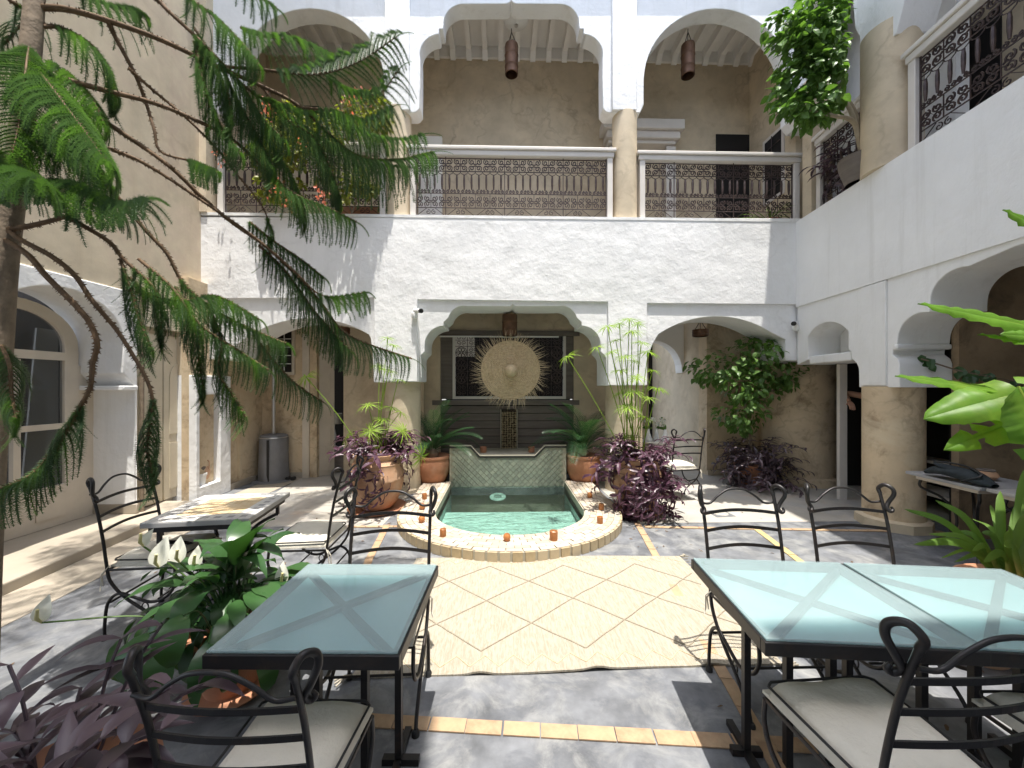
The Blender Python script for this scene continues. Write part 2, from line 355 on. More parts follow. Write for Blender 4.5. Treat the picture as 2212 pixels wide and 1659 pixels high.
def arc3(a, b, c, n=14):
    """circle arc through three 2D points"""
    (x1, y1), (x2, y2), (x3, y3) = a, b, c
    d = 2*(x1*(y2-y3)+x2*(y3-y1)+x3*(y1-y2))
    if abs(d) < 1e-9: return [a, b, c]
    ux = ((x1*x1+y1*y1)*(y2-y3)+(x2*x2+y2*y2)*(y3-y1)+(x3*x3+y3*y3)*(y1-y2))/d
    uy = ((x1*x1+y1*y1)*(x3-x2)+(x2*x2+y2*y2)*(x1-x3)+(x3*x3+y3*y3)*(x2-x1))/d
    r = math.hypot(x1-ux, y1-uy); A = [math.atan2(p[1]-uy, p[0]-ux) for p in (a, b, c)]
    def go(s, e):
        return (e-s) % (2*pi)
    if go(A[0], A[1])+go(A[1], A[2]) < 2*pi-1e-6: tot = go(A[0], A[2])
    else: tot = -go(A[2], A[0])
    return [(ux+r*cos(A[0]+tot*i/n), uy+r*sin(A[0]+tot*i/n)) for i in range(n+1)]
def prism(mb, outer, holes, f3, n0, n1):
    """extrude a 2D outline (u,z) with holes; f3(u,z,off) -> point"""
    loops = [outer]+list(holes)
    tris = tessellate_polygon([[Vector((u, z, 0)) for u, z in lp] for lp in loops])
    flat = [p for lp in loops for p in lp]; n = len(flat)
    b = len(mb.v)
    for off in (n0, n1):
        for (u, z) in flat: mb.v.append(f3(u, z, off))
    for t_ in tris:
        mb.f.append(tuple(b+i for i in t_)); mb.f.append(tuple(b+n+i for i in t_[::-1]))
    k = 0
    for lp in loops:
        m_ = len(lp)
        for i in range(m_):
            j = (i+1) % m_; mb.f.append((b+k+i, b+k+j, b+n+k+j, b+n+k+i))
        k += m_
    return mb
def cleanup(o):
    """unify the face directions of a wall made from outlines"""
    import bmesh
    bm = bmesh.new(); bm.from_mesh(o.data); bmesh.ops.remove_doubles(bm, verts=bm.verts, dist=1e-5); bmesh.ops.dissolve_limit(bm, angle_limit=.002, verts=bm.verts, edges=bm.edges); bmesh.ops.recalc_face_normals(bm, faces=bm.faces); bm.to_mesh(o.data); bm.free(); return o
def wall(name, plane, outer, holes, n0, n1, m, parent, smooth=30, bev=.012):
    """outer, holes: outlines in photo pixels on the wall's front"""
    cv = lambda lp: [plane.uz(px, py, 0) for px, py in lp]
    mb = prism(MB(), cv(outer), [cv(h) for h in holes], plane.p3, n0, n1)
    o = part(name, mb, m, parent, None, world=True); cleanup(o)
    o.data.shade_smooth(); o.data.set_sharp_from_angle(angle=radians(smooth))
    if bev: bevel(o, bev)
    return o

# ================================================================== THE PLACE
def conv(ox, oy, s): return lambda x, y: ((x/s+ox)/1.512, (y/s+oy)/1.512)
c2 = conv(1115, 0, 1.984); c3 = conv(2230, 0, 1.984); c5 = conv(1115, 836, 1.984); c6 = conv(2230, 836, 1.984); cm = conv(1350, 950, 2.765)
F = 5.8
FP = VPlane((0, F), (1, 0), (0, 1))
zf = lambda py: FP.uz(1106, py)[1]
ZF = zf(470)                                   # gallery floor
RWn = Vector((2.73, -.27)).normalized()
RW = VPlane((4.6, 5.8), (-.27, -2.73), (RWn.x, RWn.y))
LW = VPlane((-4.48, 5.8), (0, -1), (-1, 0))
mir = lambda pts, cx: [(2*cx-x, y) for x, y in pts[::-1]]

# ---- ground
g = MB().add([(-7, -4, 0), (7, -4, 0), (7, 3.0, 0), (-7, 3.0, 0)], [(0, 1, 2, 3)])
PX0, PX1, PYC, PR = -.83, 1.03, 4.83, .93       # pool opening: straight sides and a round front
PXC = (PX0+PX1)/2; PR = (PX1-PX0)/2
pool_in = [(PX0, 6.22)]+[(PXC-PR*cos(a), PYC-PR*.93*sin(a)) for a in [pi*i/40 for i in range(41)]]+[(PX1, 6.22)]
g.v = []; g.f = []
ring = [(-9, -6), (9, -6), (9, 14), (-9, 14)]
prism(g, ring, [pool_in], lambda u, z, o: Vector((u, z, o)), 0, -.12)
floor = structure('courtyard_floor', g, M['floor']); cleanup(floor)
# warm cement bays (thin sheets, 4 mm up) beyond the brick strips and along the left
s = MB()
prism(s, [(1.62, 4.55), (6.5, 4.55), (6.5, 9), (1.55, 9)], [], lambda u, z, o: Vector((u, z, o)), .004, .0)
prism(s, [(-3.35, 4.55), (-1.42, 4.55), (-1.40, 9), (-3.9, 9)], [], lambda u, z, o: Vector((u, z, o)), .004, .0)
o = structure('beige_floor_bay', s, M['floor_warm']); cleanup(o)
s = MB(); prism(s, [(-3.95, -1), (-3.22, -1), (-3.45, 3.0), (-3.62, 5.2), (-3.62, 9), (-4.12, 9), (-4.12, 5)], [], lambda u, z, o: Vector((u, z, o)), .0, .005)
o = structure('beige_border_path', s, M['floor_beige']); cleanup(o)
s = MB(); prism(s, [(-6, -1), (-3.80, -1), (-3.92, 3), (-4.1, 4.6), (-4.15, 5.3), (-6, 5.3)], [], lambda u, z, o: Vector((u, z, o)), 0, .10)
o = structure('left_gallery_step', s, M['floor_beige']); cleanup(o); bevel(o, .012)
# brick strips let into the floor
def strip(a, b, w, n, m, seed=0):
    a = Vector((*a, 0)); b = Vector((*b, 0)); d = (b-a).normalized(); L = (b-a).length; R = random.Random(seed)
    x = 0; step = L/n
    me = None
    for i in range(n):
        l = step*.965
        mb = MB().box((-w/2, 0, 0), (w/2, l, .006))
        if me is None: me = mb.mesh('brick', m)
        p = a+d*(i*step)
        mm = frame((0, 0, 1), d, (p.x+R.uniform(-.003, .003), p.y, .002+R.uniform(0, .002)))
        inst('brick', me, floor, mm)
P0 = lambda px, py: tuple(at_z(px, py, 0))[:2]
strip(P0(700, 1553), P0(1760, 1614), .075, 13, M['brick'], 1)
strip(P0(1392, 1139), P0(2040, 1150), .055, 16, M['brick'], 2)
strip(P0(1376, 1130), P0(1702, 1700), .07, 16, M['brick'], 3)
strip(P0(1632, 1142), P0(1790, 1260), .07, 7, M['brick_yellow'], 4)
strip(P0(836, 1135), P0(700, 1400), .07, 9, M['brick'], 5)
strip(P0(640, 1140), P0(880, 1138), .05, 8, M['brick'], 6)
# inlaid square ornament
oc = at_z(1555, 1110, 0); t = thing('floor_ornament', 'small square inlaid tile with round motif in the lit beige floor', 'inlay', (oc.x, oc.y, .004), .1)
part('tile', MB().box((-.13, -.13, 0), (.13, .13, .004)), M['floor'], t)
part('roundel', MB().lathe([(.10, .004), (.10, .007), (.02, .007)], 20), M['floor_warm'], t)
q = [(at_z(x, y, 0)) for x, y in ((1415+30, 1180), (1590, 1198), (1690, 1187))]

# ================================================================== far facade
FAC = thing('courtyard_facade', 'white limewashed two-storey facade with scalloped arches facing the pool', 'building', (0, F, 0))
# lower wall with its three arches; outline in photo pixels
cenL = [cm(*p) for p in ((47, 820), (47, 640), (50, 605), (66, 578), (98, 548), (98, 485))]+arc3(cm(98, 485), cm(165, 352), cm(268, 312), 10)+[cm(272, 312), cm(272, 278), cm(314, 240)]+arc3(cm(316, 236), cm(365, 162), cm(480, 134), 10)+[cm(865, 136), cm(884, 128), cm(897, 112)]
cxl = cm(897, 0)[0]
cen = cenL+mir(cenL, cxl)[1:]
Rr = 834   # capital bottoms on the right are a touch lower
cen[-1] = (cen[-1][0], 833)
left_bay = [(500, 775), (500, 762)]+arc3((500, 752), (645, 688), (795, 722), 18)+[(799, 730), (803, 760), (806, 826)]
right_bay = [(1397, 833), (1397, 790), (1403, 765), (1412, 742), (1420, 728)]+arc3((1424, 722), (1560, 683), (1668, 717), 16)+[(1700, 733), (1700, 778)]
low = [(430, 470), (430, 775)]+left_bay+cen+right_bay+[(1760, 780), (1760, 474)]
low_top = zf(471)
wall('wall', FP, low, [], 0.03, .62, M['white_rough'], FAC, bev=.02)
# proud plaster relief: band above, strips over the columns
def relief(name, outer, n0=-.006, n1=.032): return wall(name, FP, outer, [], n0, n1, M['white_rough'], FAC, bev=.006)
relief('relief_band', [(430, 469), (430, 645), (808, 643), (808, 745), (822, 790), (828, 824), (902, 824), (902, 647), (1313, 652), (1313, 832), (1398, 832), (1398, 655), (1760, 658), (1760, 472)])
# upper wall
u_cenL = [c2(*p) for p in ((462, 698), (480, 690), (498, 668), (500, 500))]+arc3(c2(500, 345), c2(535, 222), c2(622, 180), 10)+[c2(625, 178), c2(625, 146), c2(652, 146)]+arc3(c2(655, 120), c2(692, 20), c2(790, -18), 10)+[c2(1070, -20), c2(1092, -30), c2(1102, -46)]
u_cen = u_cenL+mir(u_cenL, c2(1102, 0)[0])[1:]
u_left = [(497, 236), (497, 160)]+arc3((499, 150), (663, 4), (824, 150), 24)+[(826, 205), (838, 233)]
u_right = [(1388, 233), (1396, 215), (1396, 160)]+arc3((1398, 140), (1545, 5), (1712, 130), 26)+[(1720, 175), (1722, 245), (1735, 262)]
up = [(430, -215), (430, 236)]+u_left+u_cen+u_right+[(1790, 262), (1790, -215)]
wall('wall', FP, up, [], 0.10, .36, M['white'], FAC, bev=.014)
for (a, b) in ((829, 883), (1325, 1378)):
    wall('pilaster', FP, [(a, -215), (a, 232), (b, 232), (b, -215)], [], 0.045, .097, M['white'], FAC, bev=.006)
wall('frieze', FP, [(430, -215), (430, -52), (1790, -52), (1790, -215)], [], 0.0, .096, M['white'], FAC, bev=.006)
part('cornice', MB().box((-5, F-.10, zf(-215)), (5.2, F+2.6, zf(-215)+.16)), M['white'], FAC, world=True)
# unseen slab added over the far left corner to shade the facade there
part('shade_slab', MB().box((-5.2, 5.05, zf(-215)+.17), (-2.72, F+.3, zf(-215)+.3)), M['white'], FAC, world=True)
# string course at the gallery floor
part('sill', MB().box((-4.6, F-.012, ZF-.02), (4.72, F+.30, ZF+.022)), M['white'], FAC, world=True)
# columns
def column(px, z0, z1, r, parent, yc, m='ochre', plinth=False, px_is_x=False):
    x = px if px_is_x else at_y(px, 900, yc).x
    mb = MB().lathe([(r*1.02, z0), (r, z0+.3), (r, z1)], 40, (x, yc, 0))
    return part('column', mb, M[m], parent, 35, world=True)
yc_l = F+.32
column(871, 0, zf(823), .275, FAC, yc_l); column(1347, 0, zf(830), .29, FAC, yc_l)
column(862, ZF, zf(226), .19, FAC, F+.22); column(1349, ZF, zf(226), .19, FAC, F+.22)
for px in (871, 1347):
    part('plinth', MB().lathe([(.305, 0), (.305, .05), (.29, .07)], 8, (at_y(px, 900, yc_l).x, yc_l, 0)), M['ochre'], FAC, world=True)
# slabs, inner walls of the galleries
YB, YU = 7.35, 7.35
part('gallery_slab', MB().box((-6, F+.621, ZF-.75), (6.5, YB+.3, ZF-.02)), M['white_in'], FAC, world=True)
part('gallery_slab', MB().box((-6, F+.31, ZF-.018), (6.5, YB+.3, ZF-.005)), M['floor_beige'], FAC, world=True)
# upper back wall with cupboard frame left, fireplace hood right
ZC = at_y(1106, 112, YU).z
part('back_wall', MB().box((-6, YU, ZF), (6.5, YU+.25, ZC-.16)), M['ochre'], FAC, world=True)
part('cornice', MB().box((-6, YU-.05, ZC-.16), (6.5, YU+.24, ZC+.05)), M['white_in'], FAC, world=True)
part('ceiling', MB().box((-6, F+.37, ZC+.05), (6.5, YU+.6, ZC+.15)), M['white_in'], FAC, world=True)
jm = MB(); jm.box((-.045, 0, -.16), (.045, YU-F-.42, 0)); jm.box((-.055, 0, -.035), (.055, YU-F-.42, -.0))
jme = jm.mesh('joist', M['white_in']); 
km = MB().add([(-.05, -.14, .05), (.05, -.14, .05), (.05, 0, .05), (-.05, 0, .05), (-.05, -.03, -.12), (.05, -.03, -.12), (.05, 0, -.12), (-.05, 0, -.12)], [(0,1,2,3),(4,7,6,5),(0,4,5,1),(1,5,6,2),(2,6,7,3),(3,7,4,0)])
kme = km.mesh('corbel', M['white_in'])
x = -4.9; 
while x < 5.3:
    inst('joist', jme, FAC, Matrix.Translation((x, .37, ZC+.05)))
    inst('corbel', kme, FAC, Matrix.Translation((x, YU-F-.051, ZC-.115)))
    x += .305
b = FP.uz(0, 0)
def bx_px(x0, y0, x1, y1, Y, d0, d1, name, m, parent=None, bev=0):
    a = at_y(x0, y1, Y); c = at_y(x1, y0, Y)
    o = part(name, MB().box((a.x, Y-d1, a.z), (c.x, Y-d0, c.z)), M[m], parent or FAC, world=True)
    if bev: bevel(o, bev)
    return o
bx_px(906, 301, 956, 480, YU, .001, .09, 'cupboard', 'white_in')
# fireplace hood
a = at_y(1294, 318, YU); c = at_y(1462, 285, YU)
mb = MB().box((a.x+.08, YU-.28, a.z+.02), (c.x-.06, YU-.001, a.z+.16)).box((a.x, YU-.34, a.z+.161), (c.x, YU-.001, c.z+.02)).box((a.x+.12, YU-.22, a.z-.05), (c.x-.12, YU-.001, a.z+.019))
bevel(part('chimney_hood', mb, M['rail_paint'], FAC, world=True), .015)
for (x0, x1) in ((1310, 1330), (1430, 1450)): bx_px(x0, 330, x1, 480, YU, .001, .2, 'jamb', 'rail_paint')
# doorways and window of the upper back wall, gloom painted as near-black sheets
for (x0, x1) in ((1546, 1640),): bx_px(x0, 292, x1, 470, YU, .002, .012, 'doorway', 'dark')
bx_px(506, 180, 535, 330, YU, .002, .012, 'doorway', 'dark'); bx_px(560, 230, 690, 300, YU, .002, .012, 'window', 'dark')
# side wall of the upper corridor, right, with barred window
sx = at_y(1618, 250, YU).x
part('side_wall', MB().box((sx, F+.365, ZF), (sx+.2, YU-.001, ZC+.04)), M['ochre'], FAC, world=True)
sw = VPlane((sx, YU), (0, -1), (1, 0))
u0, z0 = sw.uz(1627, 330); u1, z1 = sw.uz(1656, 250)
w_ = part('window', MB().box((sx-.02, YU-.95, ZF+.75), (sx-.002, YU-.42, ZF+1.95)), M['rail_paint'], FAC, world=True)
part('pane', MB().box((sx-.024, YU-.89, ZF+.81), (sx-.021, YU-.48, ZF+1.89)), M['dark'], w_, world=True)
gm = MB()
for i in range(4): gm.tube([(sx-.05, YU-.9, ZF+.95+i*.25), (sx-.05, YU-.46, ZF+.95+i*.25)], .008, 5)
gm.tube([(sx-.05, YU-.69, ZF+.81), (sx-.05, YU-.69, ZF+1.89)], .008, 5)
part('bars', gm, M['iron_grille'], w_, world=True)
sxl = at_y(470, 250, YU).x
part('side_wall', MB().box((sxl-.2, F+.365, ZF), (sxl, YU-.001, ZC+.04)), M['ochre'], FAC, world=True)

# ---- lower gallery back
zl = ZF-.751
def back(x0, x1, Y, m, name='back_wall', z0=0, z1=None):
    a = at_y(x0, 900, Y).x; c = at_y(x1, 900, Y).x
    return part(name, MB().box((a, Y, z0), (c, Y+.2, z1 or zl)), M[m], FAC, world=True)
# centre: dark timber alcove
YA = 7.15
back(880, 951, YA-.05, 'ochre'); back(1240, 1345, YA-.05, 'ochre')
zt = at_y(1106, 715, YA).z
xa = at_y(935, 900, YA).x; xb = at_y(1250, 900, YA).x
part('back_wall', MB().box((xa, YA-.05, zt), (xb, YA+.2, zl)), M['ochre'], FAC, world=True)
wx0, wx1 = at_y(978, 800, YA).x, at_y(1222, 800, YA).x; wz1 = at_y(1100, 716, YA).z; wz0 = at_y(1100, 862, YA).z
zs = at_y(1100, 872, YA).z
pn = MB().box((xa, YA, wz0), (wx0, YA+.1, zt-.002)).box((wx1, YA, wz0), (xb, YA+.1, zt-.002)).box((xa, YA, wz1), (xb, YA+.1, zt-.001))
TP = part('timber_surround', MB().box((xa, YA+.0, wz0), (wx0-.002, YA+.1, zt-.003)), M['woodpanel'], FAC, world=True)
part('timber_surround', MB().box((wx1+.002, YA+.0, wz0), (xb, YA+.1, zt-.003)), M['woodpanel'], FAC, world=True)
part('lintel', MB().box((xa, YA-.09, zt-.10), (xb, YA-.001, zt-.004)), M['woodpanel'], FAC, world=True)
part('curtain_rail', MB().box((at_y(952, 0, YA).x, YA-.115, zt-.135), (at_y(1205, 0, YA).x, YA-.095, zt-.108)), M['white_in'], FAC, world=True)
part('gloom_panel', MB().box((wx0-.3, YA+1.2, 0), (wx1+.3, YA+1.3, zl)), M['dark'], FAC, world=True)  # near-black sheet paints the gloom behind the grille
# plank cladding below the window
npl = 7; zp1 = wz0-.02
part('shelf', MB().box((xa, YA-.07, zp1-.09), (xb, YA+.1, zp1)), M['woodpanel'], FAC, world=True)
pz = (zp1-.10-.30)/npl
pl = MB().box((0, 0, 0), (xb-xa, .04, pz-.012)).mesh('plank', M['woodpanel'])
for i in range(npl): inst('plank', pl, FAC, Matrix.Translation((xa, YA+.005*(i % 2)-F, .30+i*pz)))
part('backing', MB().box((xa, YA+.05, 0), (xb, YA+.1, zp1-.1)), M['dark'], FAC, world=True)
# window grille
WN = part('window', MB().box((wx0, YA-.03, wz0), (wx0+.05, YA+.05, wz1)).box((wx1-.05, YA-.03, wz0), (wx1, YA+.05, wz1)).box((wx0+.051, YA-.03, wz0), (wx1-.051, YA+.05, wz0+.05)).box((wx0+.051, YA-.03, wz1-.05), (wx1-.051, YA+.05, wz1)), M['rail_paint'], FAC, world=True)
def spiral(mb, c, r0, turns, a0, sgn, r, plane='xz', n=16, sides=4):
    pts = []
    for i in range(n+1):
        t_ = i/n; a = a0+sgn*turns*2*pi*t_; rr = r0*(1-.78*t_)
        pts.append(Vector((c[0]+rr*cos(a), c[1], c[2]+rr*sin(a))))
    mb.tube(pts, r, sides, caps=False); return pts
gw, gh = wx1-wx0-.1, wz1-wz0-.1
def circ(mb, cx_, cy_, cz_, R_, r, n=14):
    mb.tube([(cx_+R_*cos(2*pi*i/n), cy_, cz_+R_*sin(2*pi*i/n)) for i in range(n)], r, 4, closed=True)
ncol = 9; nrow = 5; cw = gw/ncol; chh = gh/nrow
flm = MB()
for k in range(6): circ(flm, .24*cw*cos(k*pi/3), 0, .24*chh*sin(k*pi/3), .15*cw, .008, 10)
circ(flm, 0, 0, 0, .47*cw, .008, 16)
flo = flm.mesh('rosette', M['iron_grille'])
scm = MB()
for sx_ in (-1, 1):
    for sz_ in (-1, 1): spiral(scm, (sx_*cw*.22, 0, sz_*chh*.22), cw*.2, 1.3, pi/2 if sz_ > 0 else -pi/2, sx_*sz_, .007)
sco = scm.mesh('scroll', M['iron_grille'])
for i in range(ncol):
    for j in range(nrow):
        if 2 <= i <= 6 and 1 <= j <= 3 and i in (3, 4, 5): continue
        me = flo if (i in (0, ncol-1) and 0 < j < nrow-1) else sco
        inst(me.name, me, WN, Matrix.Translation((wx0+.05+cw*(i+.5), YA-.015-F, wz0+.05+chh*(j+.5))))
gb = MB()
for i in range(1, ncol): gb.tube([(wx0+.05+cw*i, YA-.012, wz0+.05), (wx0+.05+cw*i, YA-.012, wz1-.05)], .007, 4)
for j in range(1, nrow*2):
    if j % 2 == 0 or True: gb.tube([(wx0+.05, YA-.008, wz0+.05+chh*j/2), (wx1-.05, YA-.008, wz0+.05+chh*j/2)], .006, 4)
part('bars', gb, M['iron_grille'], WN, world=True)
bgm = MB()      # pale arch glimpsed behind the grille
bgm.box((wx0-.3, YA+.7, wz1-.42), (wx0+.36, YA+.75, wz1+.3)); part('inner_wall', bgm, M['rail_paint'], FAC, world=True)
# left bay: back wall, door, window
YL = 7.0
back(380, 684, YL, 'ochre_worn'); back(742, 915, YL, 'ochre')
part('back_wall', MB().box((at_y(684, 0, YL).x, YL, at_y(700, 727, YL).z), (at_y(742, 0, YL).x, YL+.2, zl)), M['ochre'], FAC, world=True)
part('gloom_panel', MB().box((at_y(640, 0, YL).x, YL+1.2, 0), (at_y(780, 0, YL).x, YL+1.25, zl)), M['dark'], FAC, world=True)  # room behind the door: its gloom is painted near-black
part('gloom_panel', MB().box((at_y(742, 0, YL).x, YL+.201, 0), (at_y(742, 0, YL).x+.05, YL+1.19, zl)), M['dark'], FAC, world=True)
hx = at_y(668, 0, YL-.02).x
part('door_frame', MB().box((hx-.12, YL-.03, 0), (hx-.001, YL-.001, at_y(700, 722, YL).z)), M['paintwood'], FAC, world=True)
def panel_door(name, w, h, npan, m, parent, mtx, th=.04):
    d = MB().box((0, 0, 0), (w, th, h))
    o = inst(name, d.mesh(name, M[m]), parent, mtx); bevel(o, .004)
    ph = (h-.1)/npan
    fr_ = MB()
    W0, W1 = .07, w-.07
    for k in range(npan):
        a, b_ = .08+k*ph, .08+(k+1)*ph-.08
        fr_ = MB()
        for (x0, z0, x1, z1) in ((W0, a, W1, a+.02), (W0, b_-.02, W1, b_), (W0, a+.0201, W0+.02, b_-.0201), (W1-.02, a+.0201, W1, b_-.0201)):
            fr_.box((x0, -.012, z0), (x1, -.001, z1))
        pp = link(bpy.data.objects.new('panel', fr_.mesh('panel', M[m])), o)
    return o
dz = at_y(700, 728, YL).z
panel_door('door', .42, dz, 5, 'paintwood', FAC, Matrix.Translation((hx, YL-.0-F, 0)) @ Matrix.Rotation(radians(38), 4, 'Z'))
wa = at_y(588, 804, YL); wb = at_y(632, 715, YL)
w_ = part('window', MB().box((wa.x-.05, YL-.03, wa.z-.05), (wb.x+.05, YL-.001, wb.z+.05)), M['paintwood'], FAC, world=True)
part('pane', MB().box((wa.x, YL-.034, wa.z), (wb.x, YL-.031, wb.z)), M['dark'], w_, world=True)
gm = MB()
for i in range(1, 3): gm.tube([(wa.x+(wb.x-wa.x)*i/3, YL-.05, wa.z), (wa.x+(wb.x-wa.x)*i/3, YL-.05, wb.z)], .008, 4)
for i in range(1, 5): gm.tube([(wa.x, YL-.05, wa.z+(wb.z-wa.z)*i/5), (wb.x, YL-.05, wa.z+(wb.z-wa.z)*i/5)], .008, 4)
part('bars', gm, M['plastic_w'], w_, world=True)
part('skirting', MB().box((at_y(380, 0, YL).x, YL-.03, 0), (hx-.121, YL-.001, .10)), M['floor_beige'], FAC, world=True)
# right bay: passage with arch and doors, worn back wall, rounded corner pier
YR = 7.0
xw = at_y(1527, 0, YR).x
part('back_wall', MB().box((xw, YR, 0), (6.5, YR+.3, zl)), M['ochre_worn'], FAC, world=True)
part('side_wall', MB().box((xw, YR+.301, 0), (xw+.2, 9.6, zl)), M['ochre'], FAC, world=True)
part('back_wall', MB().box((at_y(1340, 0, 9.6).x, 9.6, 0), (xw+.2, 9.8, zl)), M['ochre'], FAC, world=True)
part('gloom_panel', MB().box((at_y(1385, 0, 9.58).x, 9.57, 0), (at_y(1468, 0, 9.58).x, 9.599, 2.75)), M['dark'], FAC, world=True)  # near-black sheet on the end wall paints the passage's shade
for k, (a, b_) in enumerate(((1416, 1428), (1440, 1449))):
    part('door', MB().box((at_y(a, 0, 9.5).x, 9.5, 0), (at_y(b_, 0, 9.5).x, 9.56, 2.3)), M['paintwood'], FAC, world=True)
part('partition', MB().box((at_y(1345, 0, 7.6).x, 7.5, 0), (at_y(1397, 0, 7.6).x, 7.7, zl)), M['ochre'], FAC, world=True)
# inner white arch across the passage
ia = [(xw-1.25, zl), (xw-1.25, 1.95)]+[(xw-.62-.58*cos(a), 2.0+.62*sin(a)) for a in [pi*i/16 for i in range(17)]]+[(xw-.03, 1.95), (xw-.001, 1.95), (xw-.001, zl)]
o = part('arch', prism(MB(), ia, [], lambda u, z, of: Vector((u, 7.9+of, z)), 0, .3), M['white_in'], FAC, world=True); cleanup(o)
part('skirting', MB().box((xw, YR-.03, 0), (5.2, YR-.001, .09)), M['ochre'], FAC, world=True)
# corner pier with rounded face
pc = at_z(1762, 1056, 0); pcx, pcy = pc.x+.18, pc.y+.62
part('corner_pier', MB().lathe([(.64, 0), (.64, .001), (.62, .12), (.56, .14), (.56, at_y(1750, 782, 5.9).z)], 48, (pcx, pcy, 0)), M['ochre_worn'], FAC, 35, world=True)
cz = at_y(1740, 780, 5.85).z

# ================================================================== right-hand wall
RB = thing('right_wing', 'smooth white two-storey wing on the right, standing in shade, with arches', 'building', (4.6, 5.8, 0), 0)
zf4 = ZF
def to_floor(px): return None
bl = [RW.uz(1735, 486), RW.uz(2212, 190)]
uE = 6.9
def rw(px, py): return RW.uz(px, py)
rp = lambda x, y: RW.uz(*c6(x, y))
zcap1 = rp(1075, 678)[1]; zcap2 = rp(1140, 851)[1]
uS = rp(1140, 851)[0]
small = [(0.02, zcap1), rp(810, 672), rp(810, 525)]+arc3(rp(812, 518), rp(940, 428), rp(1072, 490), 12)+[rp(1073, 605), rp(1090, 620), rp(1095, 665)]+arc3(rp(1097, 668), rp(1128, 700), rp(1141, 760), 8)+[rp(1142, 850)]
ub = rp(1405, 850)[0]
bigL = [rp(1405, 852), rp(1404, 700), rp(1392, 668), rp(1360, 640), rp(1362, 612), rp(1368, 606), rp(1368, 578), rp(1390, 572), rp(1392, 540)]+arc3(rp(1393, 530), rp(1445, 420), rp(1560, 366), 12)+[rp(1600, 366), rp(1600, 330)]
l2 = arc3(rp(1602, 290), rp(1690, 130), rp(1850, 68), 12)
topz = l2[-1][1]+.06
bigL += l2+[(l2[-1][0]+.35, topz)]
uc = l2[-1][0]+.75
bigR = [(2*uc-u, z) for u, z in bigL[::-1]]
big = bigL+bigR
out = [(0.0, ZF-.01)]+[(0.0, zcap1)]+small[1:]+[(uS+.02, zcap2)]+big+[(uE, zcap2), (uE, ZF-.01)]
def rwall(name, outer, holes, n0, n1, m, smooth=30, bev=.014, parent=None):
    o = part(name, prism(MB(), outer, holes, RW.p3, n0, n1), M[m], parent or RB, None, world=True); cleanup(o)
    o.data.shade_smooth(); o.data.set_sharp_from_angle(angle=radians(smooth))
    if bev: bevel(o, bev)
    return o
rwall('wall', out, [], 0.0, .55, 'white')
# raised plaster field: leaves a shallow recessed panel round the big arch and one at the corner
uA = rp(1326, 400)[0]
zA = rp(1340, 148)[1]
fld = [(0.0, ZF-.015), (0.0, zA-.0), (rp(1085, 215)[0], zA), (rp(1085, 215)[0]+.0, zA-.012), (rp(1085, 215)[0]+.02, zA-.012)]
rwall('relief_band', [(.0, ZF-.02), (.0, zA), (uA, zA), (uA, zcap2+1.02), (uA+.001, zcap2+1.02), (uA+.001, zA+.001), (uE, zA+.001), (uE, ZF-.02)], [], -.022, -.002, 'white', bev=.005)
rwall('relief_strip', [(uS+.06, zcap2+.02), (uS+.06, zA-.01), (uA, zA-.01), (uA, zcap2+1.03), (uA-.0, zcap2+.02)], [], -.022, -.002, 'white', bev=.005)
# moulding ledges of the capitals
mo = MB()
def ledge(u0, u1, z0, z1, name='moulding', n0=-.03, n1=.56):
    o = part(name, prism(MB(), [(u0, z0), (u1, z0), (u1, z1), (u0, z1)], [], RW.p3, n0, n1), M['white'], RB, None, world=True); cleanup(o); bevel(o, .02, 3); return o
uL = rp(1368, 590)[0]
ledge(uL-.0, uL+.06, rp(1368, 610)[1], rp(1368, 575)[1], n0=-.02)
ledge(rp(805, 640)[0], rp(1070, 640)[0]+.01, zcap1, zcap1+.12, n0=.03, n1=.54)
part('pier_core', prism(MB(), [(rp(815, 600)[0], zcap1+.1), (rp(1068, 600)[0], zcap1+.1), (rp(1068, 600)[0], zcap1+1.3), (rp(815, 600)[0], zcap1+1.3)], [], RW.p3, .45, .54), M['white'], RB, None, world=True)
# upper storey: capitals, column, wall mass
colp = (4.67, 4.42); cr = .275
part('column', MB().lathe([(cr*1.02, 0), (cr, .3), (cr, zcap2+.01)], 44, (*colp, 0)), M['ochre_worn'], RB, 35, world=True)
part('plinth', MB().lathe([(cr+.075, 0), (cr+.07, .10), (cr+.02, .12)], 10, (*colp, 0)), M['ochre'], RB, world=True)
zc3 = at_y(1930, 75, 4.4).z
cu = (colp[0]-.02, colp[1])
part('column', MB().lathe([(cr, ZF-.02), (cr, at_y(1868, 130, 4.4).z+.35)], 44, (cu[0], cu[1], 0)), M['ochre'], RB, 35, world=True)
# column capital and wall above (upper arches spring from it)
rq = lambda x, y: RW.uz(*c3(x, y))
up_out = [(-.02, 10), (-.02, rq(735, 600)[1]), rq(745, 640)]+arc3((rq(745, 640)[0]+.02, rq(735, 600)[1]+.1), (.55, 7.4), (rq(1100, 100)[0]-.02, 6.6), 14)+[rq(1105, 180), rq(1135, 240), (rq(1150, 420)[0]-.02, rq(1160, 400)[1]), (rq(1180, 425)[0]+.03, rq(1178, 425)[1]), (1.62, rq(1178, 425)[1]+.03), (1.74, rq(1178, 425)[1]+.35), (1.78, 6.7)]+arc3((1.8, 6.75), (2.9, 8.2), (4.2, 6.75), 18)+[(4.25, 5.6), (4.9, 5.6), (4.9, 10)]
rwall('wall', up_out, [], .02, .42, 'white')
part('side_pier', prism(MB(), [(0.03, ZF-.01), (.22, ZF-.01), (.22, rq(745, 640)[1]+.2), (.03, rq(745, 640)[1]+.2)], [], RW.p3, .06, .36), M['ochre'], RB, world=True)
